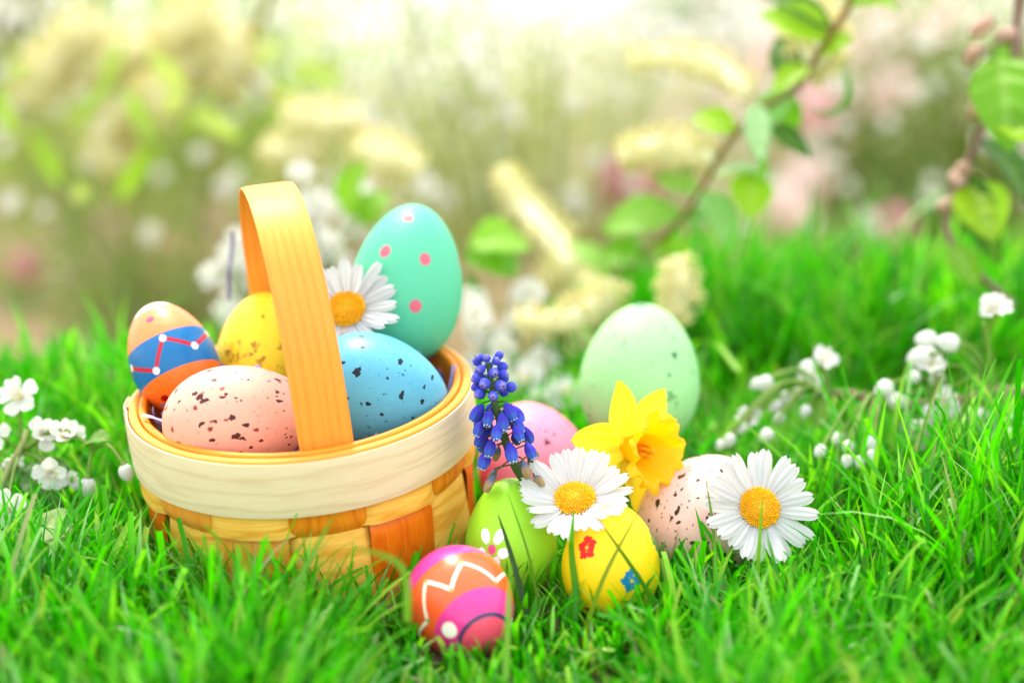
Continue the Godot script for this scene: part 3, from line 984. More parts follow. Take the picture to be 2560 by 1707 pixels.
func willow() -> void:
	rng.seed = 404
	var top := Vector3(0.1866, 0.2585, -0.1979)
	var w := thing("willow_branch", "drooping willow branch with pale catkins and fresh leaves above the pale green egg", "willow branch", top)
	branch(w, "twig", [top, Vector3(0.1796, 0.2332, -0.1934), Vector3(0.172, 0.2186, -0.1989), Vector3(0.1636, 0.2036, -0.2044), Vector3(0.1563, 0.19, -0.2061), Vector3(0.1395, 0.1809, -0.2126), Vector3(0.1251, 0.1667, -0.2142), Vector3(0.1167, 0.1519, -0.2207), Vector3(0.1086, 0.1359, -0.2219), Vector3(0.0951, 0.1141, -0.2303), Vector3(0.077, 0.0971, -0.2354), Vector3(0.0592, 0.0799, -0.2496)], 0.0023, 0.0018, Color(0.19, 0.105, 0.03), 60)
	var lime := Color(0.34, 0.56, 0.004)
	var mid := Color(0.17, 0.40, 0.008)
	var dark := Color(0.045, 0.15, 0.01)
	var silver := Color(0.42, 0.62, 0.36)
	for l in [[Vector3(0.1333, 0.1825, -0.2007), Vector3(0.1336, 0.1516, -0.179), Vector3(-0.2074, 0.6547, 0.7269), 0.017, silver, 0.5, 0.02], [Vector3(0.135, 0.1591, -0.1925), Vector3(0.1336, 0.1398, -0.181), Vector3(0.5661, -0.0854, 0.8199), 0.010, mid, 0.5, 0.02],
			[Vector3(0.1419, 0.1705, -0.2067), Vector3(0.1636, 0.1531, -0.1955), Vector3(-0.4558, 0.7723, 0.4424), 0.016, dark, 0.6, 0.05], [Vector3(0.1322, 0.1454, -0.2063), Vector3(0.1313, 0.1199, -0.1937), Vector3(0.1025, 0.3708, 0.923), 0.030, lime, 0.2, 0.08],
			[Vector3(0.1129, 0.1428, -0.2099), Vector3(0.1467, 0.1433, -0.2019), Vector3(0, 0.9808, 0.1951), 0.020, silver, 0.3, 0.1], [Vector3(0.1086, 0.1335, -0.2215), Vector3(0.1197, 0.1056, -0.2034), Vector3(0.318, 0.5648, 0.7615), 0.026, Color(0.30, 0.55, 0.2), 0.4, 0.1],
			[Vector3(0.0964, 0.1166, -0.2307), Vector3(0.1278, 0.1136, -0.2221), Vector3(0.1078, 0.8557, 0.5061), 0.024, Color(0.28, 0.52, 0.16), 0.3, 0.08], [Vector3(0.0951, 0.1203, -0.2314), Vector3(0.0525, 0.1092, -0.2294), Vector3(0.212, 0.7552, 0.6203), 0.034, Color(0.26, 0.50, 0.06), 0.25, 0.12],
			[Vector3(0.1555, 0.1907, -0.2062), Vector3(0.1351, 0.1604, -0.2222), Vector3(-0.318, 0.5648, 0.7615), 0.024, Color(0.24, 0.5, 0.14), 0.3, 0.1], [Vector3(0.1579, 0.1942, -0.2068), Vector3(0.1499, 0.2198, -0.2327), Vector3(-0.5185, 0.3483, 0.7809), 0.022, dark, 0.5, 0.05],
			[Vector3(0.1619, 0.2036, -0.2044), Vector3(0.1414, 0.1884, -0.1936), Vector3(-0.303, 0.6377, 0.7081), 0.018, lime, 0.3, 0.06], [Vector3(0.1551, 0.1883, -0.2098), Vector3(0.1518, 0.1607, -0.2131), Vector3(0.4041, 0.2574, 0.8778), 0.016, mid, 0.3, 0.06],
			[Vector3(0.1243, 0.1681, -0.2093), Vector3(0.1014, 0.175, -0.2207), Vector3(-0.2074, 0.6547, 0.7269), 0.022, lime, 0.3, 0.1], [Vector3(0.1051, 0.1333, -0.2235), Vector3(0.0823, 0.1419, -0.2453), Vector3(-0.212, 0.7552, 0.6203), 0.024, Color(0.30, 0.52, 0.08), 0.3, 0.1], [Vector3(0.0818, 0.1024, -0.2333), Vector3(0.1051, 0.0894, -0.2158), Vector3(0.2074, 0.6547, 0.7269), 0.024, lime, 0.3, 0.1], [Vector3(0.0747, 0.0957, -0.2372), Vector3(0.0518, 0.0944, -0.2369), Vector3(0, 0.649, 0.7608), 0.024, mid, 0.3, 0.1], [Vector3(0.167, 0.2105, -0.2016), Vector3(0.1848, 0.2174, -0.1977), Vector3(0.303, 0.6377, 0.7081), 0.018, lime, 0.3, 0.1],
			[Vector3(0.1796, 0.2344, -0.1936), Vector3(0.2076, 0.2321, -0.1932), Vector3(0.1036, 0.8728, 0.477), 0.028, lime, 0.3, 0.15], [Vector3(0.1784, 0.2332, -0.1934), Vector3(0.2084, 0.2416, -0.2111), Vector3(0, 0.9892, 0.1467), 0.024, mid, 0.3, 0.1],
			[Vector3(0.172, 0.2186, -0.1989), Vector3(0.1364, 0.2306, -0.2092), Vector3(-0.101, 0.5558, 0.8252), 0.028, lime, 0.3, 0.1], [Vector3(0.1732, 0.2221, -0.1995), Vector3(0.1371, 0.2417, -0.2193), Vector3(-0.1078, 0.7682, 0.631), 0.022, dark, 0.3, 0.1],
			[Vector3(0.0605, 0.0812, -0.2499), Vector3(0.0327, 0.0986, -0.2692), Vector3(0, 0.7298, 0.6837), 0.02, Color(0.3, 0.5, 0.1), 0.3, 0.1], [Vector3(0.0618, 0.0799, -0.2496), Vector3(0.0916, 0.0698, -0.2478), Vector3(0.199, 0.5475, 0.8128), 0.022, mid, 0.3, 0.1],
			[Vector3(0.0592, 0.0787, -0.2494), Vector3(0.0566, 0.0545, -0.2451), Vector3(0.212, 0.3744, 0.9027), 0.02, mid, 0.3, 0.1]]:
		leaf(w, l[0], l[1], l[2], l[3] * 0.80, l[4], l[5], l[6])
	# the leaf that has rolled up into a ring
	var b := MB.new()
	b.col = Color(0.12, 0.33, 0.05)
	var mid_ring := Vector3(0.1717, 0.1907, -0.2021) - w.position
	b.grid(4, 26, func(s, t):
		var a = lerpf(2.6, 7.5, t)
		var half = 0.0046 * sin(PI * clampf(t * 0.96 + 0.02, 0, 1))
		var r = 1.0 + (s - 0.5) * half * 45.0
		return mid_ring + Vector3(0.0122 * cos(a) * r, 0.0130 * sin(a) * r, (s - 0.5) * 2.0 * half + 0.004 * t))
	obj("leaf", b.mesh(), M.leaf, w)
	for c in [[[Vector3(0.1324, 0.1883, -0.218), Vector3(0.1215, 0.2018, -0.2457), Vector3(0.0983, 0.2096, -0.2634), Vector3(0.0683, 0.2073, -0.2721)], 0.0085], [[Vector3(0.1142, 0.1507, -0.2205), Vector3(0.0989, 0.1561, -0.2377), Vector3(0.0796, 0.1558, -0.2457), Vector3(0.0618, 0.1508, -0.2449)], 0.0105], [[Vector3(0.0542, 0.0871, -0.195), Vector3(0.0517, 0.0752, -0.1929), Vector3(0.0324, 0.0645, -0.1911), Vector3(0.001, 0.0669, -0.1915)], 0.0095],
			[[Vector3(0.0841, 0.1042, -0.1524), Vector3(0.0876, 0.093, -0.1504), Vector3(0.0871, 0.0817, -0.1484), Vector3(0.083, 0.0705, -0.1464)], 0.0085], [[Vector3(0.038, 0.0856, -0.2669), Vector3(0.0246, 0.0997, -0.311), Vector3(0.0054, 0.119, -0.3479), Vector3(-0.0075, 0.1397, -0.3597)], 0.0098], [[Vector3(0.166, 0.206, -0.2048), Vector3(0.1725, 0.2176, -0.2404), Vector3(0.1755, 0.2248, -0.266), Vector3(0.1797, 0.2336, -0.293)], 0.014], [[Vector3(0.0528, 0.0749, -0.2487), Vector3(0.0425, 0.0725, -0.3062), Vector3(0.032, 0.076, -0.3231), Vector3(0.0214, 0.0643, -0.3464)], 0.009]]:
		catkin(w, c[0], c[1] * 1.2)
	# a second branch farther back
	var t2 := Vector3(-0.1801, 0.3164, -0.5909)
	var v := thing("willow_branch", "blurred far willow branch full of pale yellow catkins above the basket handle", "willow branch", t2)
	branch(v, "twig", [t2, Vector3(-0.201, 0.2477, -0.5788), Vector3(-0.2289, 0.2168, -0.5733), Vector3(-0.2814, 0.2032, -0.5861), Vector3(-0.3411, 0.1964, -0.6083), Vector3(-0.4024, 0.2177, -0.6121)], 0.004, 0.002, Color(0.2, 0.15, 0.05))
	branch(v, "twig", [Vector3(-0.2289, 0.2168, -0.5733), Vector3(-0.1808, 0.1827, -0.5287), Vector3(-0.1225, 0.1637, -0.4868), Vector3(-0.0801, 0.1509, -0.4845)], 0.003, 0.002, Color(0.2, 0.15, 0.05))
	for c in [[[Vector3(-0.3092, 0.1755, -0.566), Vector3(-0.3231, 0.1618, -0.5636), Vector3(-0.3231, 0.1446, -0.5606), Vector3(-0.3127, 0.1292, -0.5579)], 0.019], [[Vector3(-0.351, 0.2202, -0.5739), Vector3(-0.3685, 0.2099, -0.5721), Vector3(-0.3807, 0.1962, -0.5697), Vector3(-0.3877, 0.179, -0.5666)], 0.02], [[Vector3(-0.2952, 0.2237, -0.5745), Vector3(-0.3127, 0.2202, -0.5739), Vector3(-0.3301, 0.2116, -0.5724), Vector3(-0.3475, 0.1962, -0.5697)], 0.02], [[Vector3(-0.2464, 0.203, -0.5709), Vector3(-0.2673, 0.2137, -0.588), Vector3(-0.2906, 0.2106, -0.6108), Vector3(-0.3087, 0.1964, -0.6083)], 0.022],
			[[Vector3(-0.2272, 0.2408, -0.5776), Vector3(-0.2254, 0.2237, -0.5745), Vector3(-0.2282, 0.2065, -0.5715), Vector3(-0.2394, 0.1927, -0.5691)], 0.022], [[Vector3(-0.2618, 0.196, -0.5311), Vector3(-0.2719, 0.1843, -0.529), Vector3(-0.2854, 0.1793, -0.5281), Vector3(-0.2989, 0.1827, -0.5287)], 0.019], [[Vector3(-0.1713, 0.1749, -0.4888), Vector3(-0.1518, 0.1685, -0.4876), Vector3(-0.1322, 0.1669, -0.4873), Vector3(-0.1111, 0.1701, -0.4879)], 0.016], [[Vector3(-0.1087, 0.1507, -0.4459), Vector3(-0.0947, 0.1467, -0.43), Vector3(-0.0786, 0.1416, -0.4209), Vector3(-0.0632, 0.135, -0.4198)], 0.015],
			[[Vector3(-0.1876, 0.1509, -0.4845), Vector3(-0.1746, 0.1444, -0.4834), Vector3(-0.1583, 0.1444, -0.4834), Vector3(-0.142, 0.1509, -0.4845)], 0.013], [[Vector3(-0.2359, 0.2511, -0.5794), Vector3(-0.2533, 0.2477, -0.5788), Vector3(-0.2673, 0.2374, -0.5769), Vector3(-0.2743, 0.2202, -0.5739)], 0.02], [[Vector3(-0.3266, 0.2408, -0.5776), Vector3(-0.3406, 0.2374, -0.5769), Vector3(-0.3545, 0.2271, -0.5751), Vector3(-0.3615, 0.2099, -0.5721)], 0.02]]:
		catkin(v, c[0], c[1], Color(0.95, 0.94, 0.70), 300)
	for k in 26:
		var at := Vector3(-0.3057, 0.1996, -0.5703) + Vector3(rng.randfn() * 0.09, rng.randfn() * 0.03, rnd(-0.1, 0.1))
		leaf(v, at, at + Vector3(rnd(-0.04, 0.04), rnd(-0.05, 0.01), rnd(-0.02, 0.02)), (Vector3(0, 0.6, 0.8) + ball_dir() * 0.4), 0.014, Color(0.35, 0.50, 0.05).lerp(Color(0.62, 0.62, 0.20), rng.randf()))
	# leafy twig at the right edge
	var t3 := Vector3(0.2648, 0.2542, -0.1737)
	var r := thing("beech_twig", "hanging twig with dark ribbed leaves and pinkish buds at the right edge", "leafy twig", t3)
	branch(r, "twig", [t3, Vector3(0.2632, 0.223, -0.1682), Vector3(0.2603, 0.2052, -0.1651), Vector3(0.2516, 0.1805, -0.1689), Vector3(0.2425, 0.158, -0.1649), Vector3(0.2345, 0.1422, -0.1621), Vector3(0.2287, 0.1241, -0.1589), Vector3(0.2308, 0.1081, -0.148), Vector3(0.2455, 0.0936, -0.1454), Vector3(0.2614, 0.0802, -0.1431)], 0.0028, 0.0018, Color(0.17, 0.10, 0.07))
	branch(r, "twig", [Vector3(0.2632, 0.223, -0.1682), Vector3(0.2478, 0.2118, -0.1663), Vector3(0.2425, 0.2076, -0.1736)], 0.0018, 0.0012, Color(0.3, 0.2, 0.15))
	for l in [[Vector3(0.2515, 0.2072, -0.1563), Vector3(0.25, 0.1594, -0.1306), Vector3(-0.3015, 0.454, 0.8384), 0.040, mid], [Vector3(0.2523, 0.1851, -0.1615), Vector3(0.2566, 0.1641, -0.1223), Vector3(-0.4216, 0.6472, 0.6351), 0.03, lime], [Vector3(0.2413, 0.1422, -0.1621), Vector3(0.2481, 0.1135, -0.1398), Vector3(-0.2063, 0.4659, 0.8604), 0.034, lime], [Vector3(0.2482, 0.1647, -0.1661), Vector3(0.2649, 0.1323, -0.1431), Vector3(0.4082, 0.5438, 0.7332), 0.028, dark], [Vector3(0.2413, 0.1467, -0.1629), Vector3(0.2546, 0.1003, -0.1466), Vector3(-0.636, 0.3376, 0.6939), 0.022, dark],
			[Vector3(0.2285, 0.1115, -0.1486), Vector3(0.2403, 0.0904, -0.1357), Vector3(-0.424, 0.4604, 0.7799), 0.018, mid], [Vector3(0.2546, 0.223, -0.1682), Vector3(0.2551, 0.2008, -0.1724), Vector3(0.2063, 0.4659, 0.8604), 0.02, Color(0.25, 0.4, 0.15)]]:
		leaf(r, l[0], l[1], l[2], l[3] * 0.82, l[4], 0.3, 0.08)
	for p in [Vector3(0.2425, 0.2087, -0.1738), Vector3(0.247, 0.2234, -0.1764), Vector3(0.2448, 0.1805, -0.1689), Vector3(0.2379, 0.1489, -0.1633), Vector3(0.2345, 0.1444, -0.1625), Vector3(0.2299, 0.1309, -0.1601), Vector3(0.2569, 0.2185, -0.1674)]:
		var q := MB.new()
		q.col = Color(0.62, 0.42, 0.33)
		q.ball(p - r.position, any_frame(ball_dir()).scaled_local(Vector3(0.0044, 0.0074, 0.0044)), 8, 6)
		obj("bud", q.mesh(), M.petal, r)


var petal_kinds := []
var heart_kind: ArrayMesh


func blossom(root: Node3D, at: Vector3, face: Vector3, wide: float, open := 0.25, skin: Material = null) -> void:
	if petal_kinds.is_empty():
		for k in 3:
			var b := MB.new()
			b.col = Color(0.88, 0.88, 0.87)
			var dent := rnd(0.02, 0.1)
			b.grid(8, 8, func(s, t):
				var x = s * 2.0 - 1.0
				var w = 0.20 * pow(sin(PI * clampf(0.05 + 0.80 * t * t, 0, 1)), 0.7)
				return Vector3(x * w, 0.10 * x * x * (0.5 + t) + 0.05 * sin(PI * t + k) + 0.012 * sin(x * 9.0 + k), 0.02 + 0.48 * t * (1.0 - dent * cos(x * 1.6) * t)))
			petal_kinds.append(b.mesh())
		var h := MB.new()
		h.col = Color(0.45, 0.55, 0.12)
		h.ball(Vector3(0, 0.0, 0), Basis().scaled(Vector3(0.07, 0.06, 0.07)), 8, 5)
		for k in 16:
			var a := k * 2.39996
			var d := Vector3(sin(a) * 0.6, 1.0, cos(a) * 0.6).normalized()
			h.col = Color(0.75, 0.78, 0.55)
			h.tube([Vector3.ZERO, d * rnd(0.15, 0.22)], [0.006, 0.005], 3, false)
			h.col = Color(0.75, 0.55, 0.12)
			h.ball(d * 0.22, Basis().scaled(Vector3.ONE * 0.02), 5, 3)
		heart_kind = h.mesh()
	var bas := any_frame(face).scaled(Vector3.ONE * wide)
	var f := obj("blossom", heart_kind, M.plain, root, Transform3D(bas, at - root.position))
	var spin := rnd(0, TAU)
	for k in 5:
		obj("petal", petal_kinds[rng.randi() % 3], skin if skin else M.white, f, Transform3D(Basis(Vector3.UP, spin + TAU * k / 5.0 + rnd(-0.1, 0.1)) * Basis(Vector3.RIGHT, -open * rnd(0.2, 1.0)), Vector3.ZERO))


var bud_kind: ArrayMesh


func white_bud(root: Node3D, at: Vector3, hang: Vector3, r: float, from: Vector3) -> void:
	if bud_kind == null:
		var b := MB.new()
		b.col = Color(0.74, 0.75, 0.72)
		b.grid(14, 9, func(s, t):
			var a = TAU * s
			var q = sin(PI * t) * (1.0 - 0.22 * cos(PI * t)) * (1.0 + 0.05 * cos(5.0 * a))
			return Vector3(q * sin(a), -cos(PI * t) * 1.15, q * cos(a)), true)
		b.col = Color(0.22, 0.36, 0.06)
		b.ball(Vector3(0, 1.12, 0), Basis().scaled(Vector3(0.42, 0.34, 0.42)), 8, 5)
		bud_kind = b.mesh()
	var bas := any_frame(-hang).scaled_local(Vector3(r * 0.9, r, r * 0.9))
	obj("bud", bud_kind, M.petal, root, Transform3D(bas, at - root.position))
	var neck := at - hang.normalized() * r * 1.1
	stalk(root, from, neck)


func stalk(root: Node3D, a: Vector3, z: Vector3, thick := 0.0007, rise := 0.25) -> void:
	var b := MB.new()
	b.col = Color(0.26, 0.40, 0.08)
	var m := (a + z) * 0.5 + Vector3(0, (a - z).length() * rise, 0)
	b.tube(shift(curve([a, m, z], 10), -root.position), taper(11, thick * 1.2, thick), 6)
	obj("pedicel", b.mesh(), M.leaf, root)


func blossoms() -> void:
	rng.seed = 303
	# the bud spray lying in the grass on the right
	var foot := Vector3(0.2454, 0.0504, -0.0515)
	var s := thing("blossom_twig", "brown twig with white flower buds lying over the grass at the right", "blossom twig", foot)
	branch(s, "twig", [foot, Vector3(0.2254, 0.0528, -0.0519), Vector3(0.2033, 0.0484, -0.0511), Vector3(0.1766, 0.0463, -0.0559), Vector3(0.1575, 0.0503, -0.0616), Vector3(0.1444, 0.0478, -0.0663)], 0.0034, 0.0020, Color(0.17, 0.095, 0.065))
	var n1 := Vector3(0.2207, 0.0569, -0.0496)
	var n2 := Vector3(0.1944, 0.0491, -0.0482)
	var n3 := Vector3(0.1722, 0.0464, -0.0508)
	var n4 := Vector3(0.1484, 0.0503, -0.0616)
	stalk(s, n1, Vector3(0.2144, 0.0862, -0.0476), 0.0013, 0.05)
	for k in 5:
		pass
	blossom(s, Vector3(0.2186, 0.0912, -0.0485), Vector3(-0.1054, 0.6655, 0.7389), 0.0185, 0.9)
	for q in [[n1, Vector3(0.1987, 0.0769, -0.0491), 25], [n1, Vector3(0.1923, 0.0762, -0.0611), 24], [n1, Vector3(0.1877, 0.0688, -0.0547), 28], [n2, Vector3(0.1933, 0.0695, -0.0549), 22], [n2, Vector3(0.1829, 0.0615, -0.0463), 17], [n2, Vector3(0.1972, 0.0583, -0.058), 20], [n2, Vector3(0.1686, 0.0564, -0.0424), 24], [n2, Vector3(0.1733, 0.0518, -0.0385), 22], [n1, Vector3(0.2004, 0.0517, -0.0568), 19], [n2, Vector3(0.1893, 0.0447, -0.0403), 26], [n2, Vector3(0.1834, 0.0387, -0.0342), 27], [n2, Vector3(0.1836, 0.0364, -0.0541), 18], [n1, Vector3(0.2111, 0.0431, -0.037), 28], [n1, Vector3(0.2017, 0.045, -0.0455), 20], [n1, Vector3(0.2254, 0.0468, -0.0255), 20], [n1, Vector3(0.219, 0.042, -0.0145), 18],
			[n3, Vector3(0.1322, 0.0377, -0.0036), 15], [n3, Vector3(0.1445, 0.0392, -0.0038), 16], [n3, Vector3(0.1426, 0.0346, 0.0021), 15], [n3, Vector3(0.1481, 0.0342, 0.0021), 15], [n3, Vector3(0.154, 0.0409, -0.0041), 18], [n3, Vector3(0.1533, 0.0368, 0.0017), 15], [n3, Vector3(0.1444, 0.0381, -0.0239), 16],
			[n4, Vector3(0.1468, 0.0644, -0.0692), 18], [n4, Vector3(0.1395, 0.0619, -0.0688), 19], [n4, Vector3(0.1388, 0.0549, -0.0624), 17], [n4, Vector3(0.1325, 0.0513, -0.0567), 16], [n4, Vector3(0.1267, 0.0493, -0.0564), 17], [n4, Vector3(0.1224, 0.0454, -0.0557), 16], [n4, Vector3(0.1174, 0.0563, -0.0576), 20], [n4, Vector3(0.1144, 0.0549, -0.0624), 16], [n4, Vector3(0.1112, 0.0446, -0.0454), 16], [n4, Vector3(0.1035, 0.0395, -0.0394), 18], [n4, Vector3(0.0979, 0.0349, -0.0335), 16], [n4, Vector3(0.0938, 0.0329, -0.0332), 13], [n4, Vector3(0.1144, 0.0372, -0.0339), 18], [n4, Vector3(0.1341, 0.0456, -0.0456), 15], [n4, Vector3(0.1222, 0.0426, -0.045), 14]]:
		var r: float = q[2] * 0.000185
		white_bud(s, q[1], (q[1] - q[0]).normalized() * 0.7 + Vector3(0, -0.5, 0) + ball_dir() * 0.25, r, q[0])
	for q in [[Vector3(0.1828, 0.0392, -0.0323), Vector3(-0.3094, -0.042, 0.95), 0.016, n2], [Vector3(0.1953, 0.0506, -0.0414), Vector3(0.398, 0.3515, 0.8474), 0.016, n2], [Vector3(0.1924, 0.0658, -0.0512), Vector3(-0.2074, 0.6547, 0.7269), 0.014, n1], [Vector3(0.146, 0.0651, -0.0673), Vector3(0.3094, 0.7348, 0.6036), 0.015, n4], [Vector3(0.1396, 0.0569, -0.0628), Vector3(-0.4041, 0.2574, 0.8778), 0.013, n4], [Vector3(0.212, 0.042, -0.0348), Vector3(0.206, 0.1699, 0.9637), 0.015, n1], [Vector3(0.1079, 0.0431, -0.0431), Vector3(-0.424, 0.4604, 0.7799), 0.012, n4]]:
		blossom(s, q[0], q[1], q[2], 0.6)
		stalk(s, q[3], q[0] - q[1].normalized() * 0.001, 0.0006, 0.15)
	leaf(s, n4, Vector3(0.1401, 0.0377, -0.0442), Vector3(-0.5051, 0.4388, 0.7432), 0.013, Color(0.18, 0.36, 0.03))
	# blossoms at the left edge
	foot = Vector3(-0.2196, 0.0047, 0.0226)
	var l := thing("blossom_twig", "spray of open white blossoms in the grass left of the basket", "blossom twig", foot)
	branch(l, "twig", [foot, Vector3(-0.216, 0.025, 0.0088), Vector3(-0.2094, 0.0401, 0.0011), Vector3(-0.2084, 0.0462, -0.0051)], 0.0018, 0.0012, Color(0.22, 0.26, 0.08))
	for q in [[Vector3(-0.2094, 0.0616, -0.0027), Vector3(-0.0999, 0.4598, 0.8824), 0.0185, 0.35], [Vector3(-0.1992, 0.0463, 0.0031), Vector3(0.5488, 0.4577, 0.6995), 0.0175, 0.9], [Vector3(-0.1882, 0.0454, 0.0073), Vector3(0.4264, 0.741, 0.5188), 0.018, 1.2], [Vector3(-0.1927, 0.0332, 0.0125), Vector3(0.2063, -0.1435, 0.9679), 0.017, 0.8], [Vector3(-0.185, 0.03, 0.013), Vector3(0.5661, -0.0854, 0.8199), 0.012, 1.3], [Vector3(-0.2063, 0.0221, 0.0296), Vector3(0.2049, 0.2699, 0.9408), 0.0175, 0.5], [Vector3(-0.2178, 0.0467, 0.005), Vector3(-0.2157, 0.2747, 0.937), 0.016, 0.7], [Vector3(-0.214, 0.0352, -0.0031), Vector3(0.2074, -0.3665, 0.907), 0.014, 1.0]]:
		blossom(l, q[0], q[1], q[2], q[3])
		stalk(l, Vector3(-0.2101, 0.0378, -0.0005), q[0] - q[1].normalized() * 0.001, 0.0006, 0.1)
	white_bud(l, Vector3(-0.1587, 0.0352, 0.0223), Vector3(0.3, -1, 0), 0.0033, Vector3(-0.175, 0.0426, 0.0108))
	white_bud(l, Vector3(-0.1763, 0.0278, 0.0185), Vector3(-0.1, -1, 0), 0.0038, Vector3(-0.175, 0.0426, 0.0108))
	stalk(l, Vector3(-0.2067, 0.0401, 0.0011), Vector3(-0.175, 0.0426, 0.0108), 0.0009, 0.25)
	for q in [[Vector3(-0.1964, 0.018, 0.0354), Vector3(-0.1645, 0.0074, 0.0475), Vector3(0, 0.9271, 0.3747), 0.02, Color(0.42, 0.55, 0.22)], [Vector3(-0.1811, 0.0413, 0.006), Vector3(-0.1672, 0.0474, 0.0151), Vector3(0, 0.9271, 0.3747), 0.012, Color(0.16, 0.32, 0.05)], [Vector3(-0.2065, 0.0333, -0.0028), Vector3(-0.1866, 0.0142, 0.0107), Vector3(0, 0.7727, 0.6347), 0.02, Color(0.07, 0.2, 0.04)], [Vector3(-0.2158, 0.0333, -0.0028), Vector3(-0.2197, 0.0214, 0.0095), Vector3(0, 0.7727, 0.6347), 0.018, Color(0.1, 0.25, 0.05)]]:
		leaf(l, q[0], q[1], q[2], q[3], q[4])
	# white blossoming shrubs behind the basket
	shrub("white blossoming shrub behind the left of the basket handle", Vector3(-0.1689, -0.0374, -0.2807), [Vector3(-0.1736, 0.0897, -0.2777), Vector3(-0.17, 0.0741, -0.2841), Vector3(-0.1802, 0.0805, -0.2761), Vector3(-0.1669, 0.0837, -0.294), Vector3(-0.1701, 0.0595, -0.2724), Vector3(-0.1802, 0.055, -0.2716), Vector3(-0.1711, 0.099, -0.3048), Vector3(-0.1767, 0.0688, -0.2832), Vector3(-0.1647, 0.069, -0.2914), Vector3(-0.1659, 0.0489, -0.2797)], 0.0185, [])
	shrub("white blossoming shrub between the basket handle and the turquoise egg", Vector3(-0.1051, -0.0417, -0.2972), [Vector3(-0.1309, 0.1377, -0.2954), Vector3(-0.1108, 0.1171, -0.308), Vector3(-0.0976, 0.1214, -0.3087), Vector3(-0.118, 0.1086, -0.2983), Vector3(-0.1031, 0.1052, -0.3059), Vector3(-0.1223, 0.0881, -0.2866), Vector3(-0.1135, 0.0971, -0.3044), Vector3(-0.128, 0.099, -0.2966), Vector3(-0.0927, 0.1133, -0.3073), Vector3(-0.1232, 0.122, -0.3261), Vector3(-0.1107, 0.0821, -0.3191), Vector3(-0.1218, 0.0711, -0.3171), Vector3(-0.133, 0.1179, -0.3254), Vector3(-0.1079, 0.1261, -0.3268)], 0.0205, [[Vector3(-0.1022, 0.1118, -0.2989), Vector3(-0.0882, 0.1475, -0.2879), Vector3(-0.5488, 0.4577, 0.6995), 0.028, Color(0.24, 0.44, 0.01)], [Vector3(-0.094, 0.1065, -0.298), Vector3(-0.0784, 0.1273, -0.3098), Vector3(-0.3015, 0.454, 0.8384), 0.024, Color(0.2, 0.42, 0.01)], [Vector3(-0.1218, 0.0766, -0.3181), Vector3(-0.1302, 0.0573, -0.3147), Vector3(0, 0.4762, 0.8794), 0.024, Color(0.1, 0.3, 0.02)]])
	shrub("low white blossoming shrub right of the turquoise egg under the willow", Vector3(0.0061, -0.0282, -0.2153), [Vector3(0.0101, 0.0725, -0.2504), Vector3(0.0049, 0.0639, -0.2488), Vector3(-0.0209, 0.0657, -0.2146), Vector3(-0.0249, 0.0548, -0.2046), Vector3(-0.0107, 0.0478, -0.1952), Vector3(-0.0039, 0.0497, -0.1956), Vector3(0.0159, 0.0427, -0.1852), Vector3(0.0086, 0.0362, -0.1759), Vector3(0.0237, 0.0507, -0.2039), Vector3(0.0269, 0.0336, -0.1673), Vector3(0.0178, 0.0306, -0.1587), Vector3(-0.0183, 0.0375, -0.1843), Vector3(0.0295, 0.0226, -0.1573), Vector3(0.001, 0.0547, -0.2127), Vector3(-0.0062, 0.039, -0.1764), Vector3(0.0126, 0.0214, -0.1571), Vector3(-0.0231, 0.0694, -0.2325)], 0.0205, [[Vector3(0.0036, 0.0899, -0.2534), Vector3(-0.0282, 0.0919, -0.2365), Vector3(0.2074, 0.6547, 0.7269), 0.034, Color(0.16, 0.40, 0.01)], [Vector3(0.0088, 0.1001, -0.2552), Vector3(-0.0257, 0.0994, -0.2378), Vector3(0.1078, 0.8557, 0.5061), 0.034, Color(0.24, 0.52, 0.01)], [Vector3(-0.0168, 0.0769, -0.2339), Vector3(-0.0269, 0.0719, -0.233), Vector3(0.1078, 0.3809, 0.9183), 0.02, Color(0.06, 0.2, 0.01)], [Vector3(0.001, 0.0463, -0.2031), Vector3(-0.0111, 0.0327, -0.1834), Vector3(0, 0.5957, 0.8032), 0.024, Color(0.05, 0.18, 0.02)], [Vector3(0.0306, 0.0463, -0.2031), Vector3(0.0134, 0.0498, -0.2118), Vector3(0, 0.5957, 0.8032), 0.026, Color(0.06, 0.2, 0.02)], [Vector3(0.0153, 0.032, -0.1752), Vector3(0.0371, 0.0399, -0.1847), Vector3(0, 0.5957, 0.8032), 0.026, Color(0.06, 0.2, 0.02)], [Vector3(0.0188, 0.0519, -0.2294), Vector3(0.0417, 0.0619, -0.2312), Vector3(0, 0.5957, 0.8032), 0.03, Color(0.12, 0.32, 0.02)]])


func shrub(label: String, foot: Vector3, heads: Array, wide: float, leaves: Array) -> void:
	foot.y = turf(foot.x, foot.z) - 0.005
	var root := thing("blossom_shrub", label, "shrub", foot)
	for k in heads.size():
		var h: Vector3 = heads[k] + Vector3(0, 0, rnd(-0.03, 0.03))
		var face := (Vector3(rnd(-0.6, 0.6), rnd(-0.1, 0.8), 0.8)).normalized()
		if k % 3 == 0:
			branch(root, "stem", [foot + Vector3(rnd(-0.02, 0.02), 0, 0), foot.lerp(h, 0.5) + Vector3(rnd(-0.02, 0.02), 0.02, 0), h - face * 0.004], 0.0022, 0.0009, Color(0.10, 0.16, 0.04), 12)
		else:
			stalk(root, heads[k - k % 3] + Vector3(0, -0.02, -0.01), h - face * 0.003, 0.0008, 0.1)
		blossom(root, h, face, wide * rnd(0.85, 1.15), rnd(0.2, 0.9))
	for q in leaves:
		leaf(root, q[0], q[1], q[2], q[3], q[4])


# ---------------------------------------------------------------- the blurred garden behind
var small_leaf: ArrayMesh
var small_flower: ArrayMesh


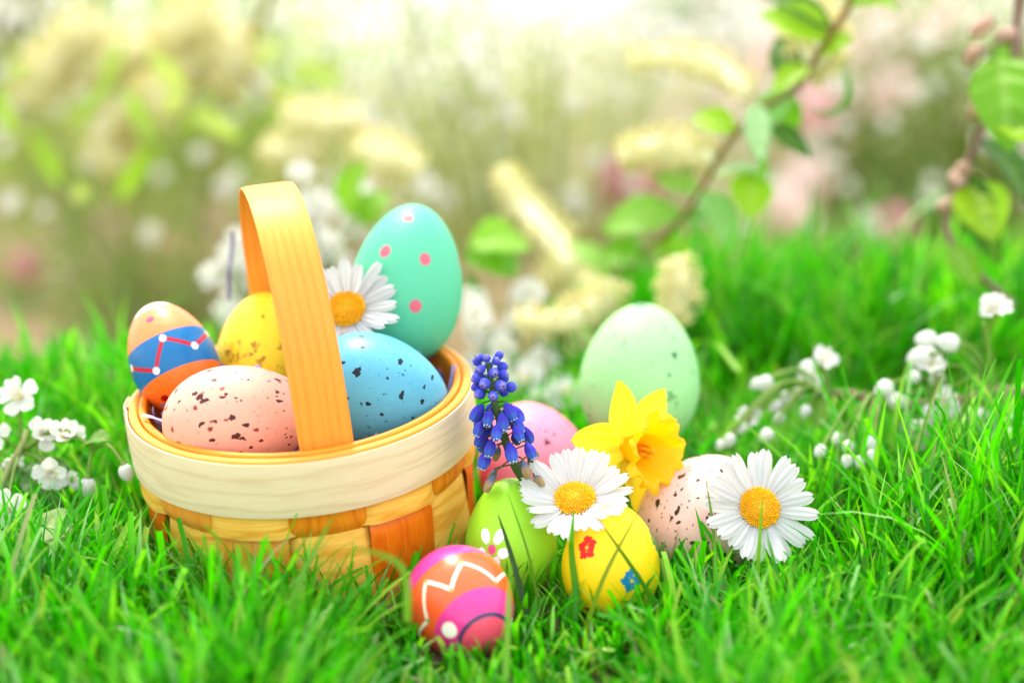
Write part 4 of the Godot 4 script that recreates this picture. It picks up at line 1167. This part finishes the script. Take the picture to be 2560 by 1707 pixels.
func small_kinds() -> void:
	var b := MB.new()
	b.grid(2, 3, func(s, t):
		var q = s * 2.0 - 1.0
		var w = 0.27 * sin(PI * clampf(t * 0.94 + 0.04, 0, 1))
		return Vector3(q * w, 0.10 * absf(q) + 0.12 * sin(PI * t), t))
	small_leaf = b.mesh()
	var f := MB.new()
	for k in 5:
		var a := TAU * k / 5.0
		var d := Vector3(sin(a), 0.25, cos(a))
		var x := Vector3(cos(a), 0, -sin(a))
		var i := f.pt(Vector3.ZERO)
		f.pt(d * 0.32 + x * 0.24)
		f.pt(d * 0.52)
		f.pt(d * 0.32 - x * 0.24)
		f.quad(i, i + 1, i + 2, i + 3)
	small_flower = f.mesh()


func bush(called: String, label: String, category: String, foot: Vector3, wide: float, high: float, lift: float, leaves: int, size: float, a: Color, z: Color, flowers := 0, flower_size := 0.0, ink := Color.WHITE, clumps := 16, trunk := 0.012) -> void:
	foot.y = turf(foot.x, foot.z) - 0.01
	var root := thing(called, label, category, foot)
	var heads := []
	for k in clumps:
		var d := ball_dir()
		heads.append(Vector3(d.x * wide * 0.5, lift + (d.y * 0.5 + 0.5) * (high - lift), d.z * wide * 0.5) * Vector3(rnd(0.55, 1), 1, rnd(0.55, 1)))
	var b := MB.new()
	b.col = Color(0.11, 0.08, 0.05)
	var fork := Vector3(0, lift * 0.6 + 0.02, 0)
	b.tube(curve([Vector3.ZERO, fork * 0.5 + Vector3(wide * 0.02, 0, 0), fork], 6), taper(7, trunk, trunk * 0.7), 8)
	for h in heads:
		var p := curve([fork * rnd(0.5, 1.0), fork.lerp(h, 0.5) + Vector3(0, rnd(-0.02, 0.06) * high, 0), h], 8)
		b.tube(p, taper(9, trunk * 0.5, trunk * 0.1), 5)
	obj("trunk" if category == "tree" else "stems", b.mesh(), M.bark, root)
	var spread := (wide + high - lift) * 0.5 * 0.24
	var spots := []
	var tints := []
	for k in leaves:
		var h: Vector3 = heads[rng.randi() % clumps]
		var p := h + Vector3(rng.randfn(), rng.randfn(), rng.randfn()) * spread
		p.y = maxf(p.y, 0.01)
		spots.append(Transform3D(any_frame((ball_dir() + Vector3(0, 0.7, 0.2))).scaled_local(Vector3.ONE * size * rnd(0.6, 1.3)), p))
		tints.append(a.lerp(z, rng.randf()) * rnd(0.8, 1.2))
	swarm("crown" if category == "tree" else "foliage", small_leaf, M.leaf, root, spots, tints)
	if flowers > 0:
		spots = []
		tints = []
		for k in flowers:
			var h: Vector3 = heads[rng.randi() % clumps]
			var p := h + Vector3(rng.randfn(), rng.randfn(), rng.randfn()) * spread * 1.15
			p.y = maxf(p.y, 0.02)
			spots.append(Transform3D(any_frame((ball_dir() + Vector3(0, 0.5, 0.9))).scaled_local(Vector3.ONE * flower_size * rnd(0.7, 1.2)), p))
			tints.append(ink * rnd(0.85, 1.1))
		swarm("blossoms", small_flower, M.petal, root, spots, tints)


func tulip(label: String, head: Vector3, tall: float, ink: Color, group: String) -> void:
	var foot := Vector3(head.x, 0, head.z)
	foot.y = turf(foot.x, foot.z) - 0.005
	var root := thing("tulip", label, "tulip", foot, group)
	var at := head - foot
	branch(root, "stem", [foot, foot.lerp(head, 0.5) + Vector3(rnd(-0.01, 0.01), 0, 0), head], 0.0035, 0.003, Color(0.12, 0.25, 0.05), 10)
	for k in 6:
		var b := MB.new()
		b.col = ink * rnd(0.9, 1.1)
		var out := 0.46 if k % 2 else 0.40
		b.grid(6, 8, func(s, t):
			var q = s * 2.0 - 1.0
			var w = 0.42 * pow(sin(PI * clampf(0.12 + 0.85 * t, 0, 1)), 0.8)
			return Vector3(q * w, t * 1.15, out * sin(PI * clampf(t * 0.72 + 0.06, 0, 1)) - 0.28 * q * q * w) * tall)
		obj("petal", b.mesh(), M.petal, root, Transform3D(Basis(Vector3.UP, TAU * k / 6.0 + 0.3), at - Vector3(0, tall * 0.2, 0)))
	for k in 2:
		leaf(root, foot, foot + Vector3(0.06 * (k * 2 - 1) + rnd(-0.02, 0.02), at.y * 0.75, rnd(-0.03, 0.05)), Vector3(-0.4 * (k * 2 - 1), 0.3, 0.8), 0.03, Color(0.10, 0.24, 0.06), 0.4, 0.1)


func garden() -> void:
	rng.seed = 909
	small_kinds()
	var olive := Color(0.40, 0.38, 0.12)  # olive, lime and tan are paled, a hazy glow painted into the leaves
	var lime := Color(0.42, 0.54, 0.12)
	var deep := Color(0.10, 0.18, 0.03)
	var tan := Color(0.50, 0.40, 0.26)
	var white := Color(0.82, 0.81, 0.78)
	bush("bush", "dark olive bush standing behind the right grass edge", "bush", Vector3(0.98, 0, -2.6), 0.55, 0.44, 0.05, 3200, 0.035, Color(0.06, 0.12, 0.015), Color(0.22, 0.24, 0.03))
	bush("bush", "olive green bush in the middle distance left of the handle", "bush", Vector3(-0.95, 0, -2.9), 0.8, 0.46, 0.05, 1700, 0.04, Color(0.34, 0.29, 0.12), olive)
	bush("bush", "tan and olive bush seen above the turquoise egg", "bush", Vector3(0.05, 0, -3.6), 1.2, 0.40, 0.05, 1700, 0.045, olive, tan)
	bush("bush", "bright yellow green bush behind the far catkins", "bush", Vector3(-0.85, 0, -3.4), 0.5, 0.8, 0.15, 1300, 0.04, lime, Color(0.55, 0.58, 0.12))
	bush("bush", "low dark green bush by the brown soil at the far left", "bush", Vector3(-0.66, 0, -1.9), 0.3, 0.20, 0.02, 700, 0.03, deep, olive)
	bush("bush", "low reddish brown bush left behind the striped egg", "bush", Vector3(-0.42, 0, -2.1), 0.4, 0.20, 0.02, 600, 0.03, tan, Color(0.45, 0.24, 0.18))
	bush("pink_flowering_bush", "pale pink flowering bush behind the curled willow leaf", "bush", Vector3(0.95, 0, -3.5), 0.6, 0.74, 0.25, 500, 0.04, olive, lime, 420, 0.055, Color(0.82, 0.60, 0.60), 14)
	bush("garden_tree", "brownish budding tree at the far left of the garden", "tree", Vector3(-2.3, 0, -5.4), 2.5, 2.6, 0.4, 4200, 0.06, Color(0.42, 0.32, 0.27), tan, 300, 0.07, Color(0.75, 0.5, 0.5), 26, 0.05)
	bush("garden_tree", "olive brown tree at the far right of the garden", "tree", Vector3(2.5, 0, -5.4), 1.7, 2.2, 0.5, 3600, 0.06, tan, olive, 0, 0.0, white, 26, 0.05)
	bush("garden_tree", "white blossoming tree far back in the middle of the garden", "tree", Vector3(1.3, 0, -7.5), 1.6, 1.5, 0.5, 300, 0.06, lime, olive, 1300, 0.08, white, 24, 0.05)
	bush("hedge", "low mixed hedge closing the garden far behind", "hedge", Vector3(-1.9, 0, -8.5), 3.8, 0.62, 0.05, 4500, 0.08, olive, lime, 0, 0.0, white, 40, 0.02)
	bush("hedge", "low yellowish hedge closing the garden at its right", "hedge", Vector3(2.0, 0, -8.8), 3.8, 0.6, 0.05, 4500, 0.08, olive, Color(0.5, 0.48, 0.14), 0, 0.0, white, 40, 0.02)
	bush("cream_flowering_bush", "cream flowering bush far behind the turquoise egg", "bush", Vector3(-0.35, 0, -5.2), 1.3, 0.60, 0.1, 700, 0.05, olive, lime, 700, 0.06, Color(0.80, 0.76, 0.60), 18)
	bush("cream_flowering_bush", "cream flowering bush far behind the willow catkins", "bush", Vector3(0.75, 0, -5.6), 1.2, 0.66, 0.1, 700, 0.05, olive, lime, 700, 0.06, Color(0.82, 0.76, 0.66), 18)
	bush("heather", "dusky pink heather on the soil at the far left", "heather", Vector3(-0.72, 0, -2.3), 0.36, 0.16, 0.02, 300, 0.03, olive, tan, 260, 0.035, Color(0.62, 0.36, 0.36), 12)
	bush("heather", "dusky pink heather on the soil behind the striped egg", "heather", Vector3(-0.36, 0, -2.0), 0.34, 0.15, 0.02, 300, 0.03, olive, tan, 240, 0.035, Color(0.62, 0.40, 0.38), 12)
	# airy sprays of tiny white blossom whose flowers melt into round discs
	airy("airy shrub with scattered tiny white flowers behind the basket handle", Vector3(-0.30, 0, -0.85), 0.64, 0.60, 64, 0.019)
	airy("airy shrub with scattered tiny white flowers above the turquoise egg", Vector3(0.02, 0, -0.9), 0.64, 0.60, 56, 0.019)
	airy("airy shrub with scattered tiny white flowers at the far right", Vector3(0.52, 0, -0.8), 0.42, 0.60, 40, 0.019)
	airy("tall airy shrub with tiny white flowers before the far catkins at the left", Vector3(-0.40, 0, -0.95), 0.52, 0.74, 44, 0.019)
	airy("tall airy shrub with tiny white flowers before the bright sky", Vector3(0.06, 0, -1.0), 0.5, 0.74, 40, 0.019)
	var pink := Color(0.74, 0.30, 0.40)
	var blush := Color(0.78, 0.64, 0.60)
	for q in [[Vector3(-0.7155, -0.1527, -2.2953), pink, "pink tulip low in the blur left of the striped egg"], [Vector3(-1.0248, -0.2007, -2.3884), pink * 0.9, "dusky pink tulip at the far left edge"], [Vector3(-0.8787, -0.139, -2.5008), pink * 0.9, "dusky pink tulip over the left brown soil"],
			[Vector3(0.1861, 0.0591, -1.4188), pink, "bright pink tulip under the horizontal catkin"], [Vector3(0.2468, 0.0589, -1.5203), pink, "pink tulip behind the willow twig"], [Vector3(0.4673, 0.1356, -1.6353), Color(0.78, 0.5, 0.52), "pale pink tulip below the curled willow leaf"], [Vector3(0.4075, -0.0075, -1.5086), blush, "whitish tulip right of the hanging lime leaf"],
			[Vector3(0.4572, 0.0295, -1.6166), blush, "blush tulip above the whitish tulip"], [Vector3(0.6494, -0.0647, -1.8031), pink * 0.9, "rose tulip at the edge of the right grass"], [Vector3(0.7491, 0.1672, -2.2502), blush, "tall blush tulip high in the right blur"], [Vector3(0.1633, 0.0336, -1.5158), pink * 0.85, "dull pink tulip left of the bright pink tulip"]]:
		tulip(q[2], q[0], 0.065, q[1], "tulips in the garden behind")
	# a blossoming twig hanging in from above
	var at := Vector3(0.1699, 0.3437, -0.7074)
	var root := thing("blossom_twig", "twig of white blossoms hanging in at the top before the bright sky", "blossom twig", at)
	branch(root, "twig", [at, Vector3(0.1775, 0.291, -0.6981), Vector3(0.1622, 0.2608, -0.6928), Vector3(0.1163, 0.2457, -0.6901)], 0.003, 0.0015, Color(0.15, 0.1, 0.06))
	for k in 15:
		var p: Vector3 = [Vector3(0.0972, 0.2533, -0.6914), Vector3(0.1135, 0.2397, -0.6789), Vector3(0.125, 0.2614, -0.703), Vector3(0.1382, 0.2416, -0.6792), Vector3(0.152, 0.2576, -0.7024), Vector3(0.1609, 0.2378, -0.6786), Vector3(0.1699, 0.257, -0.6921), Vector3(0.1785, 0.2411, -0.669), Vector3(0.1967, 0.2533, -0.6914), Vector3(0.2027, 0.2341, -0.6779), Vector3(0.1852, 0.2646, -0.6934), Vector3(0.1316, 0.2269, -0.6868), Vector3(0.1533, 0.2247, -0.6763), Vector3(0.2158, 0.242, -0.6894), Vector3(0.1057, 0.2671, -0.704)][k]
		stalk(root, Vector3(0.1622, 0.2608, -0.6928), p, 0.0008, 0.1)
		blossom(root, p, Vector3(rnd(-0.5, 0.5), rnd(-0.6, 0.5), 0.8), 0.027, 0.5)


# ---------------------------------------------------------------- the grass
func blocked(p: Vector3) -> bool:
	for s in solids:
		var d: Vector3 = p - s[0]
		if d.length_squared() > 0.0016:
			continue
		var t: float = d.dot(s[1])
		var r: float = (d - s[1] * t).length() / (s[3] * 1.02)
		t /= s[2] * 1.02
		if t * t + r * r < 1.0:
			return true
	var q := basket_xf.affine_inverse() * p
	return q.y < 0.075 and q.y > -0.02 and Vector2(q.x, q.z).length() < (wall_radius(clampf(q.y, 0, 0.07)) + 0.003 if q.y < 0.046 else 0.075)


func reach(x: float, z: float) -> float:               # how long the grass is here
	var l := lerpf(0.040, 0.038, smoothstep(-0.17, -0.13, x))
	l = lerpf(l, 0.044, smoothstep(-0.15, -0.12, x))
	l = lerpf(l, 0.021, smoothstep(-0.075, -0.04, x))
	l = lerpf(l, 0.036, smoothstep(0.055, 0.085, x))
	l = lerpf(l, 0.072, smoothstep(0.11, 0.18, x))
	var back := lerpf(0.046, 0.022, smoothstep(-0.12, -0.08, x))
	back = lerpf(back, lerpf(0.020, 0.054, smoothstep(-0.12, -0.19, z)), smoothstep(0.02, 0.06, x))
	var near := lerpf(0.048, 0.020, smoothstep(-0.075, -0.045, x))
	near = lerpf(near, 0.044, smoothstep(0.03, 0.07, x))
	l = lerpf(l, near, smoothstep(0.06, 0.10, z))
	return lerpf(l, back, smoothstep(0.0, -0.05, z))


func grass() -> void:
	rng.seed = 1212
	var lawn := FastNoiseLite.new()
	lawn.seed = 8
	lawn.frequency = 9.0
	var v := PackedVector3Array()
	var n := PackedVector3Array()
	var c := PackedColorArray()
	var ix := PackedInt32Array()
	for tries in 34000:
		var z := 0.175 - 0.64 * pow(rng.randf(), 1.25)
		var away := 0.589 - z
		var half := 0.385 * away + 0.05
		var x := rnd(-half, half)
		var foot := Vector3(x, turf(x, z) - 0.002, z)
		if blocked(foot + Vector3(0, 0.004, 0)):
			continue
		var patch := lawn.get_noise_2d(x, z)
		var long := reach(x, z) * (rnd(0.35, 0.6) if rng.randf() < 0.4 else rnd(0.7, 1.25)) * (1.0 + 0.3 * patch)
		var fine := smoothstep(0.62, 0.85, away)
		if fine > 0.6 and rng.randf() < 0.25:
			long *= rnd(1.1, 1.7)
		var wide := lerpf(rnd(0.0013, 0.0033), rnd(0.0024, 0.0044), fine)
		var steps := 6 if away < 0.66 else 4
		var ok := false
		var pts := PackedVector3Array()
		var side := Vector3.ZERO
		for attempt in 3:
			var az := patch * 7.0 + rng.randfn() * 1.5
			var lean := absf(rng.randfn()) * 0.32 + 0.05
			var bend := rnd(0.05, 1.1) * (1.0 if rng.randf() < 0.85 else 1.9)
			var out := Vector3(sin(az), 0, cos(az))
			side = Vector3(cos(az), 0, -sin(az)).rotated(Vector3.UP, rnd(-0.9, 0.9))
			pts.clear()
			var p := foot
			ok = true
			for k in steps + 1:
				pts.append(p)
				if k > 1 and blocked(p):
					ok = false
					break
				var a := lean + bend * k / float(steps)
				p += (Vector3.UP * cos(a) + out * sin(a)) * (long / steps)
			if ok:
				break
		if not ok:
			continue
		var h := rng.randf()
		var tint := Color(0.012, 0.23, 0.003).lerp(Color(0.13, 0.57, 0.008), h)
		var kind := rng.randf()
		if kind < 0.16:
			tint = Color(0.30, 0.60, 0.04)
		elif kind < 0.24:
			tint = Color(0.34, 0.62, 0.22)
		elif kind < 0.27:
			tint = Color(0.42, 0.40, 0.20)
		var cut := rng.randf() < 0.2
		var b := v.size()
		for k in steps + 1:
			var t := k / float(steps)
			var w := wide * 0.5 * (0.75 + 0.5 * t if t < 0.4 else 0.95 * (1.0 - pow((t - 0.4) / 0.6, 1.8) * (0.25 if cut else 0.97)))
			var d := (pts[mini(k + 1, steps)] - pts[maxi(k - 1, 0)]).normalized()
			var s := (side - d * side.dot(d)).normalized()
			var f := d.cross(s)
			v.append(pts[k] - s * w + f * w * 0.35)
			v.append(pts[k])
			v.append(pts[k] + s * w + f * w * 0.35)
			n.append((f + s * 0.45).normalized())
			n.append(f)
			n.append((f - s * 0.45).normalized())
			for q in 3:
				c.append(tint)
		for k in steps:
			for q in 2:
				var a := b + k * 3 + q
				ix.append(a); ix.append(a + 1); ix.append(a + 4)
				ix.append(a); ix.append(a + 4); ix.append(a + 3)
	var arr := []
	arr.resize(Mesh.ARRAY_MAX)
	arr[Mesh.ARRAY_VERTEX] = v
	arr[Mesh.ARRAY_NORMAL] = n
	arr[Mesh.ARRAY_COLOR] = c
	arr[Mesh.ARRAY_INDEX] = ix
	var m := ArrayMesh.new()
	m.add_surface_from_arrays(Mesh.PRIMITIVE_TRIANGLES, arr)
	tag(obj("grass", m, M.grass), "bright green grass growing all over the turf bank", "grass", "", "stuff")
	print("grass triangles ", ix.size() / 3)
	# single long blades that cross the eggs and flowers
	for q in [[Vector3(0.0629, -0.0168, 0.0822), Vector3(0.0472, 0.0124, 0.0872), Vector3(0.0316, 0.0359, 0.0902), 0.0022, Color(0.05, 0.17, 0.01), "dark grass blade slanting across the yellow egg up to its red flower"],
			[Vector3(0.0247, -0.0145, 0.092), Vector3(0.0333, 0.0141, 0.092), Vector3(0.0478, 0.0402, 0.0854), 0.0019, Color(0.20, 0.27, 0.02), "thin olive grass blade crossing the front of the yellow egg"],
			[Vector3(0.0063, -0.0052, 0.0853), Vector3(-0.0002, 0.0181, 0.0791), Vector3(-0.0054, 0.0332, 0.0734), 0.0026, Color(0.035, 0.09, 0.02), "dark folded grass blade before the flower of the lime egg"],
			[Vector3(-0.0024, -0.0097, 0.1267), Vector3(-0.0016, 0.0095, 0.1233), Vector3(-0.0006, 0.0308, 0.1215), 0.0030, Color(0.22, 0.42, 0.08), "broad pale grass blade standing between the striped and lime eggs"],
			[Vector3(0.0106, -0.0073, 0.0755), Vector3(0.0064, 0.0165, 0.0743), Vector3(-0.0018, 0.0413, 0.072), 0.0014, Color(0.16, 0.30, 0.02), "thin grass blade rising in front of the lime egg top"],
			[Vector3(0.0252, -0.0022, 0.0796), Vector3(0.0223, 0.0187, 0.0759), Vector3(0.0231, 0.0357, 0.076), 0.0030, Color(0.12, 0.34, 0.015), "straight grass blade under the centre of the middle daisy"],
			[Vector3(0.0915, -0.0006, 0.0794), Vector3(0.0927, 0.0155, 0.0765), Vector3(0.094, 0.0402, 0.0742), 0.0022, Color(0.20, 0.38, 0.03), "light grass blade rising over the centre of the right daisy"],
			[Vector3(-0.0347, 0.0169, 0.1423), Vector3(-0.0368, 0.0353, 0.139), Vector3(-0.0541, 0.0417, 0.1379), 0.0026, Color(0.16, 0.35, 0.02), "bent grass blade folding over before the deep orange basket stake"],
			[Vector3(-0.0774, 0.0065, 0.1238), Vector3(-0.0729, 0.0243, 0.1207), Vector3(-0.0609, 0.0464, 0.1168), 0.0032, Color(0.14, 0.36, 0.03), "wide soft grass blade leaning right before the basket front"],
			[Vector3(0.1657, -0.0209, 0.0677), Vector3(0.1683, 0.0246, 0.0566), Vector3(0.1709, 0.064, 0.0466), 0.0030, Color(0.14, 0.36, 0.02), "tall upright grass blade before the white bud spray"],
			[Vector3(0.0781, -0.0043, 0.0648), Vector3(0.0781, 0.0206, 0.0604), Vector3(0.075, 0.0432, 0.0544), 0.0016, Color(0.18, 0.26, 0.03), "thin grass blade standing before the brown spattered blush egg"]]:
		var b := MB.new()
		b.col = q[4]
		var line := curve(shift([q[0], q[1], q[2]], -q[0]), 14)
		var face: Vector3 = (EYE - q[1]).normalized().rotated(Vector3.UP, rnd(-0.6, 0.6))
		b.grid(2, 14, func(s, t):
			var k = int(round(t * 14))
			var d = (line[mini(k + 1, 14)] - line[maxi(k - 1, 0)]).normalized()
			var w = d.cross(face).normalized() * q[3] * 0.5 * (1.0 - pow(t, 2.2) * 0.96)
			return line[k] + w * (s * 2.0 - 1.0) + face * absf(s * 2.0 - 1.0) * q[3] * 0.12)
		tag(obj("grass_blade", b.mesh(), M.grass, null, Transform3D(Basis(), q[0])), q[5], "grass blade", "long single grass blades in front")


func airy(label: String, foot: Vector3, wide: float, high: float, count: int, size: float) -> void:
	foot.y = turf(foot.x, foot.z) - 0.005
	var root := thing("flowering_shrub", label, "shrub", foot)
	for k in count:
		var tip := foot + Vector3(rnd(-0.5, 0.5) * wide, high * rnd(0.52, 1.0), rnd(-0.16, 0.16))
		if k % 4 == 0:
			branch(root, "stem", [foot + Vector3(rnd(-0.02, 0.02), 0, 0), foot.lerp(tip, 0.5) + Vector3(0, 0.05, 0), tip], 0.0022, 0.0007, Color(0.16, 0.17, 0.06), 10)
		else:
			stalk(root, foot + Vector3((tip.x - foot.x) * 0.5, (tip.y - foot.y) * 0.5, 0), tip, 0.0006, 0.05)
		blossom(root, tip, Vector3(rnd(-0.4, 0.4), rnd(0.2, 0.9), 0.8), size * rnd(0.8, 1.2), 0.3)



func _ready() -> void:
	rng.seed = 20240331
	camera_and_light()
	materials()
	ground()
	basket()
	eggs()
	flowers()
	willow()
	blossoms()
	garden()
	grass()
